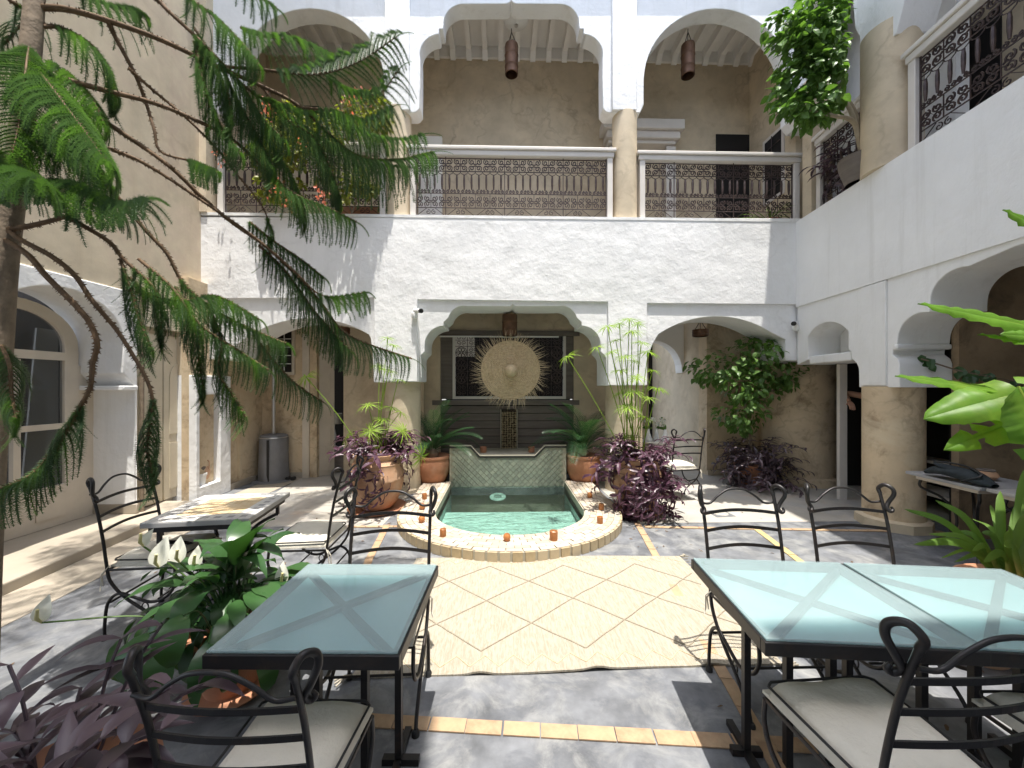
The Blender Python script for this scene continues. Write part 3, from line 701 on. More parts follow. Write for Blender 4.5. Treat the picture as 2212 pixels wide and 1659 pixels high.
part('cornice', prism(MB(), [(-.3, 9.0), (uE, 9.0), (uE, 9.14), (-.3, 9.14)], [], RW.p3, -.06, 1.9), M['white'], RB, world=True)
# galleries behind
part('gallery_slab', prism(MB(), [(-.05, ZF-.7), (uE, ZF-.7), (uE, ZF-.02), (-.05, ZF-.02)], [], RW.p3, .551, 2.6), M['white_in'], RB, world=True)
part('back_wall', prism(MB(), [(-2.6, ZF), (uE, ZF), (uE, 9), (-2.6, 9)], [], RW.p3, 1.65, 1.85), M['ochre'], RB, world=True)
part('inner_wall', prism(MB(), [(-1.5, ZF), (1.32, ZF), (1.32, 9), (-1.5, 9)], [], RW.p3, .95, 1.1), M['white'], RB, world=True)
part('ceiling', prism(MB(), [(-.3, 8.0), (uE, 8.0), (uE, 8.1), (-.3, 8.1)], [], RW.p3, .43, 1.64), M['white_in'], RB, world=True)
for (a, b_) in ((.75, 1.15), (1.9, 3.3)):
    part('doorway', prism(MB(), [(a, ZF+.02), (b_, ZF+.02), (b_, ZF+2.1), (a, ZF+2.1)], [], RW.p3, 1.63, 1.648), M['dark'], RB, world=True)  # flat near-black sheets paint the unlit openings
part('back_wall', prism(MB(), [(-.9, 0), (uE, 0), (uE, ZF-.71), (-.9, ZF-.71)], [], RW.p3, 1.75, 1.95), M['rustwall'], RB, world=True)
part('partition', prism(MB(), [(2.4, 0), (2.62, 0), (2.62, ZF-.71), (2.4, ZF-.71)], [], RW.p3, 1.4, 1.74), M['white'], RB, world=True)
# kitchen behind the narrow door, gloom painted as near-black walls, with a counter and shelf
part('door_jamb', prism(MB(), [(.30, 0), (.36, 0), (.36, zcap1-.01), (.30, zcap1-.01)], [], RW.p3, .36, .46), M['rail_paint'], RB, world=True)
part('gloom_panel', prism(MB(), [(-.6, 0), (1.7, 0), (1.7, ZF-.72), (-.6, ZF-.72)], [], RW.p3, 1.60, 1.70), M['dark'], RB, world=True)
part('gloom_panel', prism(MB(), [(1.60, 0), (1.66, 0), (1.66, ZF-.72), (1.60, ZF-.72)], [], RW.p3, .6, 1.59), M['dark'], RB, world=True)
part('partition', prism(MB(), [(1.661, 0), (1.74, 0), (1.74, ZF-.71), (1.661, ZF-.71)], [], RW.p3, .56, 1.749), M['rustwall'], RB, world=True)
part('gloom_panel', prism(MB(), [(-.6, 0), (-.5, 0), (-.5, ZF-.72), (-.6, ZF-.72)], [], RW.p3, .3, 1.59), M['dark'], RB, world=True)
part('shelf', prism(MB(), [(.0, .22), (1.55, .22), (1.55, .26), (.0, .26)], [], RW.p3, 1.1, 1.55), M['rail_paint'], RB, world=True)
part('shelf', prism(MB(), [(.0, .62), (1.55, .62), (1.55, .66), (.0, .66)], [], RW.p3, 1.25, 1.55), M['rail_paint'], RB, world=True)
part('wall', prism(MB(), [(uE, 0), (uE+.3, 0), (uE+.3, 9), (uE, 9)], [], RW.p3, -.0, 2), M['white'], RB, world=True)

# ================================================================== left-hand wall
LB = thing('left_wing', 'yellow ochre left wing above a white arched ground floor', 'building', (-4.48, 5.8, 0))
c4 = conv(0, 836, 1.984)
lq = lambda x, y: LW.uz(*c4(x, y))
zb = lq(790, 215)[1]
def lwall(name, outer, holes, n0, n1, m, bev=.014, parent=None, smooth=30):
    o = part(name, prism(MB(), outer, holes, LW.p3, n0, n1), M[m], parent or LB, None, world=True); cleanup(o)
    o.data.shade_smooth(); o.data.set_sharp_from_angle(angle=radians(smooth))
    if bev: bevel(o, bev)
    return o
lwall('wall', [(-1.6, zb), (7, zb), (7, 9.6), (-1.6, 9.6)], [], .02, .5, 'ochre_sun')
part('corner_pier', MB().box((-4.52, 5.76, ZF+.02), (-4.40, F+.4, 9.0)), M['ochre_sun'], LB, world=True)
# white arch wall
ua, zimp = lq(885, 860)
uR = LW.uz(293, 1000)[0]; uAr = LW.uz(268, 800)[0]
zi = LW.uz(285, 836)[1]; zi2 = LW.uz(268, 808)[1]
apx = LW.uz(143, 622); uLft = 2*apx[0]-uAr
archL = [(uR, .1), (uR, zi), (uAr+.0, zi+.16)]+[(apx[0]-(apx[0]-uAr)*cos(a), zi+.16+.35+(apx[1]-zi-.51)*sin(a)) for a in [pi*i/24 for i in range(25)]]+[(uLft, zi+.16), (2*apx[0]-uR, zi), (2*apx[0]-uR, .1)]
uN = LW.uz(297, 900)[0]
lwall('wall', [(uN, .1)]+archL+[(4.5, .1), (4.5, zb-.002), (uN, zb-.002)], [], 0, .62, 'white')
lwall('moulding', [(uR-.02, zi-.04), (uAr+.015, zi-.04), (uAr+.015, zi+.015), (uR-.02, zi+.015)], [], -.012, .6, 'white', bev=.01)
lwall('plinth', [(uN, .1), (uR+.01, .1), (uR+.01, .22), (uN, .22)], [], -.02, .6, 'floor_beige', bev=.008)
# arched glazed door in the opening
dn = .5
dU0, dU1 = uAr-.02, uLft+.1
dr = apx[0]
W_ = (dr-uAr)-.02
zspr = zi+.16+.3; hA = apx[1]-zi-.55
def archpts(w, n=20, zs_=zspr, h=None): 
    h = h if h is not None else hA*w/W_
    return [(dr-w*cos(a), zs_+h*sin(a)) for a in [pi*i/n for i in range(n+1)]]
DF = lwall('door', [(dr-W_, .1)]+archpts(W_)+[(dr+W_, .1)], [[(dr-W_+.14, .55)]+archpts(W_-.14)+[(dr+W_-.14, .55)]], dn, dn+.06, 'paintwood', bev=.006)
part('pane', prism(MB(), [(dr-W_+.13, .54)]+archpts(W_-.13)+[(dr+W_-.13, .54)], [], LW.p3, dn+.03, dn+.035), M['pane'], DF, world=True)
for (z0, z1) in ((1.18, 1.24), (1.95, 2.04)):
    part('glazing_bar', prism(MB(), [(dr-W_+.135, z0), (dr+W_-.135, z0), (dr+W_-.135, z1), (dr-W_+.135, z1)], [], LW.p3, dn-.015, dn+.045), M['paintwood'], DF, world=True)
for uu in (dr-.03,):
    part('glazing_bar', prism(MB(), [(uu, .56), (uu+.06, .56), (uu+.06, 1.94), (uu, 1.94)], [], LW.p3, dn-.012, dn+.042), M['paintwood'], DF, world=True)
for uu in (dr-W_+.14, dr+.08):
    part('panel', prism(MB(), [(uu, .2), (uu+W_-.3, .2), (uu+W_-.3, .46), (uu, .46)], [], LW.p3, dn-.014, dn-.001), M['paintwood'], DF, world=True)
for ja, jb in ((uR-.06, dr-W_+.002), (dr+W_-.002, 2*dr-uR+.06)):
    part('door_jamb', prism(MB(), [(ja, .1), (jb, .1), (jb, zi+.25), (ja, zi+.25)], [], LW.p3, dn+.002, dn+.058), M['paintwood'], LB, world=True)
part('curtain', prism(MB(), [(dr-W_+.1, .3), (dr-W_+.45, .3), (dr-W_+.3, 2.3), (dr-W_+.1, 2.3)], [], LW.p3, dn+.12, dn+.14), M['curtain'], LB, world=True)
part('gloom_panel', prism(MB(), [(dr-W_-.5, .1), (dr+W_+.5, .1), (dr+W_+.5, zb), (dr-W_-.5, zb)], [], LW.p3, dn+1.2, dn+1.25), M['dark'], LB, world=True)  # gloom behind the glazed door, painted as near-black panels
part('gloom_panel', prism(MB(), [(dr-W_-.02, .1), (dr-W_-.0, .1), (dr-W_-.0, zb), (dr-W_-.02, zb)], [], LW.p3, dn+.15, dn+1.19), M['dark'], LB, world=True)
# cupboard doors in a shallow alcove beyond
u1 = LW.uz(300, 900)[0]; u0 = LW.uz(424, 900)[0]
lwall('alcove_back', [(u0-.02, .0), (uN-.001, .0), (uN-.001, zb-.003), (u0-.02, zb-.003)], [], .14, .3, 'paintwood', bev=0)
wd = (uN-u0)/2-.03
for k, uu in enumerate((u0+.01, u0+.03+wd)):
    o = lwall('cupboard_door', [(uu, .12), (uu+wd, .12), (uu+wd, 2.35), (uu, 2.35)], [], .09, .138, 'beigewood', bev=.005)
    pa = [(uu+.08, 1.0), (uu+.08, 1.75)]+[(uu+wd/2-(wd/2-.08)*cos(a), 1.75+.22*sin(a)) for a in [pi*i/12 for i in range(13)]]+[(uu+wd-.08, 1.0)]
    part('panel', prism(MB(), pa, [], LW.p3, .078, .089), M['beigewood'], o, world=True)
    part('panel', prism(MB(), [(uu+.08, .25), (uu+wd-.08, .25), (uu+wd-.08, .88), (uu+.08, .88)], [], LW.p3, .078, .089), M['beigewood'], o, world=True)
part('drain_pipe', MB().tube([LW.p3(uN-.06, .0, -.0), LW.p3(uN-.06, zb, -.0)], .022, 8), M['bark'], LB, 40, world=True)
part('lintel', prism(MB(), [(u0-.02, 2.42), (uN-.001, 2.42), (uN-.001, zb-.004), (u0-.02, zb-.004)], [], LW.p3, .02, .139), M['beigewood'], LB, world=True)
# white block with niche and grille at the corner
v0 = LW.uz(503, 900)[0]-.0; v1 = u0-.02
NX = -4.30
NWp = VPlane((NX, 5.8), (0, -1), (-1, 0))
n0, n1 = NWp.uz(499, 900)[0], NWp.uz(424, 900)[0]
zn1 = NWp.uz(470, 812)[1]
nh0, nh1 = NWp.uz(476, 1000)[0], NWp.uz(432, 1000)[0]
nz0, nz1 = NWp.uz(455, 1045)[1], zn1-.28
o = part('niche_block', prism(MB(), [(n0, 0), (n1, 0), (n1, zn1+.0), (n0, zn1)], [[(nh0, nz0), (nh1, nz0), (nh1, nz1), (nh0, nz1)]], NWp.p3, 0, .5), M['white'], LB, world=True); cleanup(o); bevel(o, .012)
part('niche_back', prism(MB(), [(nh0-.02, nz0-.02), (nh1+.02, nz0-.02), (nh1+.02, nz1+.02), (nh0-.02, nz1+.02)], [], NWp.p3, .46, .49), M['white_in'], LB, world=True)
gm = MB(); nn = 5
gy0 = (nh0+nh1)/2
part('niche_window', prism(MB(), [(gy0-.05, nz0+.4), (nh1-.02, nz0+.4), (nh1-.02, nz1-.03), (gy0-.05, nz1-.03)], [], NWp.p3, .44, .459), M['woodpanel'], LB, world=True)
for i in range(4):
    uu = gy0-.02+(nh1-gy0)*i/4
    gm.tube([NWp.p3(uu, nz0+.42, .42), NWp.p3(uu, nz1-.05, .42)], .007, 4)
    for k in range(3): 
        pts = [NWp.p3(uu+.02+.025*cos(a), nz0+.55+k*.2+.03*sin(a), .42) for a in [2*pi*j/8 for j in range(8)]]
        gm.tube(pts, .005, 4, closed=True)
part('grille', gm, M['iron_grille'], LB, world=True)
part('wall', prism(MB(), [(n0, zn1+.001), (n1, zn1+.001), (n1, zb-.01), (n0, zb-.01)], [], NWp.p3, .2, .5), M['ochre'], LB, world=True)
part('side_wall', MB().box((-4.50, F-.04+.66, 0), (-4.35, YL-.001, zl)), M['ochre_worn'], LB, world=True)
part('side_wall', MB().box((-4.50, F-n0*0-.35, 0), (-4.40, F+.619, zl-.3)), M['ochre_worn'], LB, world=True)
part('skirting', MB().box((-4.35, F+.3, 0), (-4.32, YL-.04, .10)), M['floor_beige'], LB, world=True)

# ================================================================== unseen wing behind the viewer (roof slabs added to shade the near tables)
NB = thing('near_wing', 'white wing at the near end of the court, its unseen added roof slabs shading the tables', 'building', (0, -1.5, 0))
part('wall', MB().box((-6, -3.3, 0), (6.5, -3.1, 9)), M['white'], NB, world=True)
er = .30  # slabs below are added, cut and notched to set the near shade edge
part('shade_slab', MB().box((-6, -3.1, 8.6), (.14, er, 8.75)), M['white'], NB, world=True)
part('shade_slab', MB().box((.141, -3.1, 8.6), (1.40, -1.2, 8.75)), M['white'], NB, world=True)
part('shade_slab', MB().box((1.401, -3.1, 8.6), (6.5, -.10, 8.75)), M['white'], NB, world=True)

# ================================================================== iron railings in painted frames
IR = M['iron_grille']
MW, RH = .235, 1.0
def ring4(mb, cz_, r, w, h):
    for sx_ in (-1, 1):
        for sz_ in (-1, 1):
            spiral(mb, (sx_*w*.25, 0, cz_+sz_*h*.25), w*.205, 1.35, (pi/2 if sz_ > 0 else -pi/2)+sx_*sz_*.6, sx_*sz_, r, n=14)
            mb.tube([(sx_*w*.47, 0, cz_+sz_*h*.05), (sx_*w*.30, 0, cz_+sz_*h*.16)], r, 4, caps=False)
mb = MB(); ring4(mb, 0, .0092, MW, .21); me_top = mb.mesh('scroll_rosette', IR)
mb = MB(); ring4(mb, 0, .0088, MW*.98, .18); me_low = mb.mesh('scroll_rosette', IR)
mb = MB()
for k in (-3, -1, 1, 3): spiral(mb, (k*MW/8, 0, 0), MW*.115, 1.3, pi/2, 1 if k > 0 else -1, .008, n=12)
me_small = mb.mesh('small_scroll', IR)
mb = MB()
mb.tube([(0, 0, -.135), (0, 0, -.05), (0, 0, .05), (0, 0, .11)], [.011, .018, .018, .011], 6)
mb.tube([(-MW/4, 0, .155), (-MW/5, 0, .13), (0, 0, .105), (MW/5, 0, .13), (MW/4, 0, .155)], .0055, 4)
mb.lathe([(.008, -.1), (.016, -.09), (.008, -.08)], 6); mb.lathe([(.008, .09), (.016, .1), (.008, .11)], 6)
me_bal = mb.mesh('baluster', IR)
mb = MB(); 
for sx_ in (-1, 1): spiral(mb, (sx_*.045, 0, 0), .042, 1.2, pi/2, sx_, .006, n=12)
me_foot = mb.mesh('foot_scroll', IR)
def railing(label, p0, p1, base_z, top_z, group, cap0=True, cap1=True, first=0):
    """panel between two frame posts; p0,p1 = outer ends (x,y)"""
    a = Vector((*p0, 0)); b_ = Vector((*p1, 0)); L = (b_-a).length; ang = math.atan2(b_.y-a.y, b_.x-a.x)
    t = thing('iron_railing', label, 'railing', (a.x, a.y, base_z), ang, group)
    H = top_z-base_z; pw = .085
    fr_ = MB().box((0, -.05, 0), (pw, .05, H-.14)); bevel(part('post', fr_, M['rail_paint'], t), .008)
    fr_ = MB().box((L-pw, -.05, 0), (L, .05, H-.14)); bevel(part('post', fr_, M['rail_paint'], t), .008)
    fr_ = MB().box((-.05, -.085, H-.055), (L+.05, .085, H)).box((-.02, -.062, H-.1401), (L+.02, .062, H-.0551)); bevel(part('handrail', fr_, M['rail_paint'], t), .012)
    bevel(part('bottom_rail', MB().box((pw+.001, -.045, 0), (L-pw-.001, .045, .03)), M['rail_paint'], t), .006)
    iw = L-2*pw; n = max(1, round(iw/MW)); sx_ = iw/(n*MW); hh = H-.14-.03; sz_ = hh/RH
    bars = MB()
    for z in (.975, .765, .40, .16, .02): bars.tube([(pw, 0, .03+z*sz_), (L-pw, 0, .03+z*sz_)], .0075, 4)
    for i in range(n+1):
        x = pw+iw*i/n
        if 0 < i < n: 
            bars.tube([(x, 0, .03+.765*sz_), (x, 0, .03+.975*sz_)], .006, 4); bars.tube([(x, 0, .03+.16*sz_), (x, 0, .03+.40*sz_)], .006, 4)
        if i % 4 == 2: bars.tube([(x, 0, .03), (x, 0, .03+1.02*sz_)], .008, 4)
    bars.tube([(pw+.01, 0, .03), (pw+.01, 0, .03+sz_)], .008, 4); bars.tube([(L-pw-.01, 0, .03), (L-pw-.01, 0, .03+sz_)], .008, 4)
    for i in range(0, n, 2):
        x = pw+iw*i/n; w2 = iw/n
        bars.tube([(x, 0, .03+.02*sz_), (x+w2*.7, 0, .03+.15*sz_)], .005, 4)
        if i+1 < n: bars.tube([(x+2*w2, 0, .03+.02*sz_), (x+w2*1.3, 0, .03+.15*sz_)], .005, 4)
    part('bars', bars, IR, t)
    Ssc = Matrix.Diagonal((sx_, 1, sz_, 1))
    for i in range(n):
        x = pw+iw*(i+.5)/n
        inst('scroll_rosette', me_top, t, Matrix.Translation((x, 0, .03+.87*sz_)) @ Ssc)
        inst('scroll_rosette', me_low, t, Matrix.Translation((x, 0, .03+.265*sz_)) @ Ssc)
        inst('small_scroll', me_small, t, Matrix.Translation((x, 0, .03+.435*sz_)) @ Ssc)
        for k in (-.25, .25):
            inst('baluster', me_bal, t, Matrix.Translation((x+k*MW*sx_, 0, .03+.60*sz_)) @ Ssc)
        if i % 2: inst('foot_scroll', me_foot, t, Matrix.Translation((x-.5*iw/n, 0, .03+.09*sz_)) @ Ssc)
    return t
yr = F+.14
xx = lambda px: at_y(px, 400, yr).x
rt = at_y(1106, 322, yr).z
GR = 'wrought iron railings round the upper gallery'
railing('gallery railing above the pool, between the two upper columns', (xx(887), yr), (xx(1322), yr), ZF+.022, rt, GR)
railing('short gallery railing between the right upper column and the corner', (xx(1380), yr), (xx(1723), yr), ZF+.022, rt-.03, GR)
railing('gallery railing half hidden by conifer fronds and orange flowers', (xx(474), yr), (xx(834), yr), ZF+.022, rt+.02, GR)
ra = RW.p3(rq(820, 1000)[0], 0, .14); rb = RW.p3(rq(1176, 800)[0], 0, .14)
zr = at_y(1748, 328, ra.y).z
railing('narrow railing in the shaded right wing under the balcony tree', (rb.x, rb.y), (ra.x, ra.y), ZF-.01, rt+.0, GR)
ra = RW.p3(rq(1412, 1000)[0], 0, .12); rb = RW.p3(rq(1412, 1000)[0]+2.6, 0, .12)
railing('long steeply receding railing at the top right corner', (rb.x, rb.y), (ra.x, ra.y), ZF-.01, rt, GR)

# ================================================================== hanging lanterns
def lantern(label, p, h, r, chain, top_ring=True, group='copper cylinder lanterns'):
    t = thing('hanging_lantern', label, 'lantern', p, 0, group)
    prof = [(r*.9, 0), (r, .01), (r, h*.25), (r*1.06, h*.27), (r, h*.3), (r, h*.62), (r*1.06, h*.65), (r, h*.68), (r*1.02, h*.95), (r*.98, h)]
    part('shade', MB().lathe(prof, 28, cap=False).lathe([(r*.92, h*.99), (r*.9, .02)], 28, cap=False), M['copper'], t, 40)
    part('lid', MB().lathe([(r*.97, h*.97), (.01, h*1.0)], 28), M['copper'], t, 40)
    if chain:
        c = MB()
        for a in (0, 2.1, 4.2): c.tube([(r*.8*cos(a), r*.8*sin(a), h), (0, 0, h+chain*.8)], .006, 5)
        c.tube([(0, 0, h+chain*.8), (0, 0, h+chain)], .007, 5)
        part('chain', c, M['iron'], t)
    return t
def lan_px(px, ytop, ybot, y, wpx, ychain, label):
    a = at_y(px, ybot, y); b_ = at_y(px, ytop, y); r = wpx/2*y/FPX
    cz_ = at_y(px, ychain, y).z-b_.z
    lantern(label, a, b_.z-a.z, r, cz_)
lan_px(1105, 98, 162, 6.3, 28, 62, 'copper lantern hanging in the scalloped upper arch above the pool')
lan_px(1486, 98, 165, 6.3, 28, 62, 'copper lantern hanging in the round upper arch near the right corner')
a = at_y(1101, 726, 6.35); b_ = at_y(1101, 680, 6.35)
lantern('copper lantern under the lower arch right above the straw hat', a, b_.z-a.z, .125, .3)
a = at_y(740, 722, 6.5); lantern('flat copper lantern in the lower left arch, mostly behind fronds', (a.x, a.y, a.z), .11, .12, .25)
a = at_y(1513, 727, 6.5); lantern('small copper lantern at the top of the lower right arch', (a.x, a.y, a.z), .12, .13, .2)
t = thing('ceiling_light', 'round white light dome on the joisted ceiling of the upper gallery', 'ceiling light', at_y(1115, 47, 6.3))
part('dome', MB().lathe([(.02, -.06), (.12, -.03), (.20, .02), (.21, .06)], 28), M['plastic_w'], t, 40); part('cap', MB().lathe([(.03, -.075), (.03, -.055)], 14), M['steel'], t, 40)
# cameras on the facade
def seccam(label, p, dirx):
    t = thing('security_camera', label, 'security camera', p, 0, 'security cameras on the walls')
    part('body', MB().tube([(0, -.03, 0), (dirx*.10, -.12, -.02)], .032, 12), M['plastic_w'], t, 40)
    part('lens', MB().tube([(dirx*.1003, -.1203, -.02), (dirx*.125, -.143, -.025)], .034, 12), M['black'], t, 40)
    part('bracket', MB().tube([(0, 0, -.03), (0, -.03, -.01)], .02, 8).lathe([(.04, -.10), (.05, -.07), (.045, -.02), (.02, 0)], 14, (0, -.03, -.02)), M['plastic_w'], t, 40)
    return t
p = at_y(897, 672, F-.01); seccam('white security camera on the sunlit pier left of the scalloped arch', p, 1)
p = at_y(1716, 699, F+.02); seccam('security camera on the shaded corner above the leafy potted tree', p, -1)
cb = MB().tube([at_y(903, 680, F-.008), at_y(908, 760, F-.012), at_y(910, 815, F-.01)], .006, 5)
single('camera_cable', cb, M['plastic_w'], 'white cable running down the pier below the left security camera', 'cable')

# ================================================================== pool
PL = thing('plunge_pool', 'round-fronted plunge pool rimmed with pale tiles under the middle arch', 'pool', (PXC, 5.0, 0))
CZ = .105
def rim(off, z): return [(PX0-off, 6.24, z)]+[(PXC-(PR+off)*cos(a), PYC-(PR*.93+off*.93)*sin(a), z) for a in [pi*i/40 for i in range(41)]]+[(PX1+off, 6.24, z)]
OW = .44
mb = MB(); A = rim(.0, CZ-.012); Bq = rim(OW-.004, CZ-.012); n = len(A)
for lp in (A, Bq, rim(OW-.004, -.0), rim(0, -.11)): mb.v.extend(Vector(p) for p in lp)
for i in range(n-1):
    mb.f += [(i, i+1, n+i+1, n+i), (n+i, n+i+1, 2*n+i+1, 2*n+i), (3*n+i, 3*n+i+1, i+1, i)]
o = part('rim', mb, M['grout'], PL, world=True); cleanup(o)
# paving of the rim, tile by tile
def rimpt(s_, off):
    """s_ 0..1 along the U"""
    sl = 6.24-PYC; arc = pi*(PR+.2); tot = 2*sl+arc; x = s_*tot
    if x < sl: return Vector((PX0-off, 6.24-x, 0)), Vector((0, -1, 0))
    if x > sl+arc: return Vector((PX1+off, PYC+(x-sl-arc), 0)), Vector((0, 1, 0))
    a = (x-sl)/(PR+.2); return Vector((PXC-(PR+off)*cos(a), PYC-(PR+off)*.93*sin(a), 0)), Vector((sin(a), -cos(a), 0)).normalized()
rows = 6; R = random.Random(3); cnt = 0; tot = 2*(6.24-PYC)+pi*(PR+.2)
rest = MB(); tmes = {}
for rr in range(rows):
    off = .012+(OW-.02)*(rr+.5)/rows; w = (OW-.02)/rows
    nt_ = 46
    for i in range(nt_):
        s_ = (i+.5*(rr % 2))/nt_+.003
        if s_ > .995: continue
        p, d = rimpt(s_, off); p2, _ = rimpt(min(s_+1/nt_, 1), off); L_ = (p2-p).length*.95
        k = round(L_, 2)
        if k not in tmes: tmes[k] = MB().box((-w*.46, 0, -.006), (w*.46, k, .006)).mesh('tile', M['tile_beige'])
        m_ = frame((0, 0, 1), (p2-p), (p.x-PXC, p.y-5.0, CZ-.003+R.uniform(-.0015, .002)))
        inst('tile', tmes[k], PL, m_); cnt += 1
# upright rim tiles on the outer face
nt_ = 44
for i in range(nt_):
    s_ = .16+.68*i/nt_; p, d = rimpt(s_, OW); p2, _ = rimpt(s_+.68/nt_*.955, OW)
    mbx = None
    m_ = frame((0, 0, 1), (p2-p), (p.x-PXC, p.y-5.0, 0))
    if i == 0: bme = MB().box((-.012, 0, .004), (.012, (p2-p).length, CZ-.004)).mesh('brick', M['tile_side'])
    inst('brick', bme, PL, m_)
# basin walls, floor, step, water
WZ = .02
mb = MB(); A = rim(-.0, CZ-.012); 
for lp in (rim(0, -.10), rim(-.002, -1.25)): mb.v.extend(Vector(p) for p in lp)
for i in range(n-1): mb.f.append((i, i+1, n+i+1, n+i))
b0 = len(mb.v); mb.v.extend(Vector(p) for p in rim(-.002, -1.25)); mb.f.append(tuple(range(b0, b0+n)))
o = part('basin', mb, M['pool'], PL, world=True); cleanup(o)
sy = 5.62
st = [(x, y) for (x, y, z) in rim(-.004, 0) if y < sy]; st = [(st[0][0]-.0, sy)]+st+[(st[-1][0], sy)]
o = part('step', prism(MB(), st, [], lambda u, z, o: Vector((u, z, o)), -.20, -1.24), M['pool'], PL, world=True); cleanup(o)
part('basin_lining', MB().box((PX0+.004, sy+.01, -1.24), (PX1-.004, 6.22, -1.235)), M['pool_deep'], PL, world=True)
for (xa_, xb_) in ((PX0-.03, PX0-.001), (PX1+.001, PX1+.03)):
    part('side_lining', MB().box((xa_, 4.85, -.1), (xb_, 6.22, CZ-.013)), M['tile_green'], PL, world=True)
wv = [(x, y, 0) for (x, y, z) in rim(.0, 0)]
nx_, ny_ = 60, 60
wmb = MB(); wv = [(x, y, WZ) for (x, y, z) in rim(-.001, 0)]; wmb.v = [Vector(p) for p in wv]; wmb.f = [tuple(range(len(wv)))]
structure('water', wmb, M['water'])
# jet and ladder ring under water
ring_ = at_y(1075, 1056, 5.9)
mb = MB().lathe([(.06, 0), (.065, .010), (.12, .010), (.13, 0)], 24)
t = thing('pool_inlet', 'round pale inlet ring seen through the water near the tiled back wall', 'inlet', (ring_.x, 5.98, WZ-.10)); part('ring', mb, M['pool_deep'], t, 40)
t.rotation_euler = (.2, 0, 0)
# green lozenge-tiled back wall with notched top
YT = 6.25
tx0, tx1 = PX0-.03, PX1+.03
lv = lambda px, py: FPt.uz(px, py)
FPt = VPlane((0, YT), (1, 0), (0, 1))
zt_ = lv(1000, 966)[1]; zn_ = lv(1036, 987)[1]
topl = [(tx0, zt_), (lv(1017, 966)[0], zt_), (lv(1036, 987)[0], zn_), (lv(1156, 988)[0], zn_), (lv(1177, 966)[0], zt_), (tx1, zt_)]
outl = [(tx0, -1.2), (tx0, topl[0][1])]+topl+[(tx1, -1.2)]
TWl = thing('tiled_wall', 'low sage green lozenge-tiled wall with a notched black rim at the back of the pool', 'wall', (0, YT, 0))
o = part('wall', prism(MB(), outl, [], FPt.p3, .0, .12), M['grout'], TWl, world=True); cleanup(o)
part('wall_cap', MB().box((tx0, YT+.12, 0), (tx1, YA-.001, zn_)), M['grout'], TWl, world=True)
rimm = MB()
for a_, b_ in zip(topl[:-1], topl[1:]):
    rimm.bar((a_[0], YT-.004, a_[1]), (b_[0], YT-.004, b_[1]), .03, .03, up=(0, 1, 0))
part('rim', rimm, M['tile_black'], TWl, world=True)
rm = MB()
for a_, b_ in zip(topl[:-1], topl[1:]): rm.bar((a_[0], YT+.02, a_[1]+.022), (b_[0], YT+.02, b_[1]+.022), .07, .014)
part('rim_edge', rm, M['grout'], TWl, world=True)
ds = .069
tm = MB().box((-ds*.455, -.008, -ds*.455), (ds*.455, 0, ds*.455)).mesh('tile', M['tile_green'])
diag = ds*sqrt(2); R = random.Random(5); zmid = topl[2][1]
row = 0; z = WZ-.02; cnt2 = 0
from bisect import bisect
def topz_at(x):
    for a_, b_ in zip(topl[:-1], topl[1:]):
        if a_[0] <= x <= b_[0]: return a_[1]+(b_[1]-a_[1])*(x-a_[0])/(b_[0]-a_[0])
    return topl[0][1]
restt = MB()
while z < topl[0][1]:
    x = tx0+.07+(diag/2 if row % 2 else 0)
    while x < tx1-.06:
        if z < topz_at(x)-.05 and z < min(topz_at(x-.04), topz_at(x+.04))-.04:
            m_ = Matrix.Translation((x, -.001-R.uniform(0, .003), z)) @ Matrix.Rotation(pi/4+R.uniform(-.03, .03), 4, 'Y') @ Matrix.Rotation(R.uniform(-.03, .03), 4, 'X') @ Matrix.Rotation(R.uniform(-.03, .03), 4, 'Z')
            inst('tile', tm, TWl, m_); cnt2 += 1
        x += diag
    z += diag/2; row += 1
# pebble water chute on the planks
ch0, ch1 = at_y(1083, 0, YA).x, at_y(1116, 0, YA).x; cz0 = topl[2][1]+.0; cz1 = at_y(1100, 884, YA).z
t = thing('pebble_chute', 'narrow ochre pebble-studded water chute running down the dark planks below the straw hat', 'water chute', (ch0, YA-.02, cz0))
part('bed', MB().box((ch0, YA-.05, cz0), (ch1, YA-.006, cz1)), M['soil'], t, world=True)
pm = MB().lathe([(.001, .014), (.016, .010), (.022, 0)], 7); pme = pm.mesh('pebble', M['pebble']); R = random.Random(9)
nyy = int((cz1-cz0)/.043)
for j in range(nyy):
    for i in range(6):
        inst('pebble', pme, t, Matrix.Translation((.025+i*(ch1-ch0-.05)/5+R.uniform(-.006, .006), -.03, .02+j*.043+R.uniform(-.006, .006))) @ Matrix.Rotation(pi/2, 4, 'X') @ Matrix.Diagonal((1, R.uniform(.8, 1.2), 1, 1)))
for xe in (ch0-.008, ch1+.008): part('edge', MB().tube([(xe, YA-.045, cz0+.01), (xe+R.uniform(-.01, .01), YA-.05, (cz0+cz1)/2), (xe, YA-.045, cz1)], .012, 6), M['grout'], t, world=True)
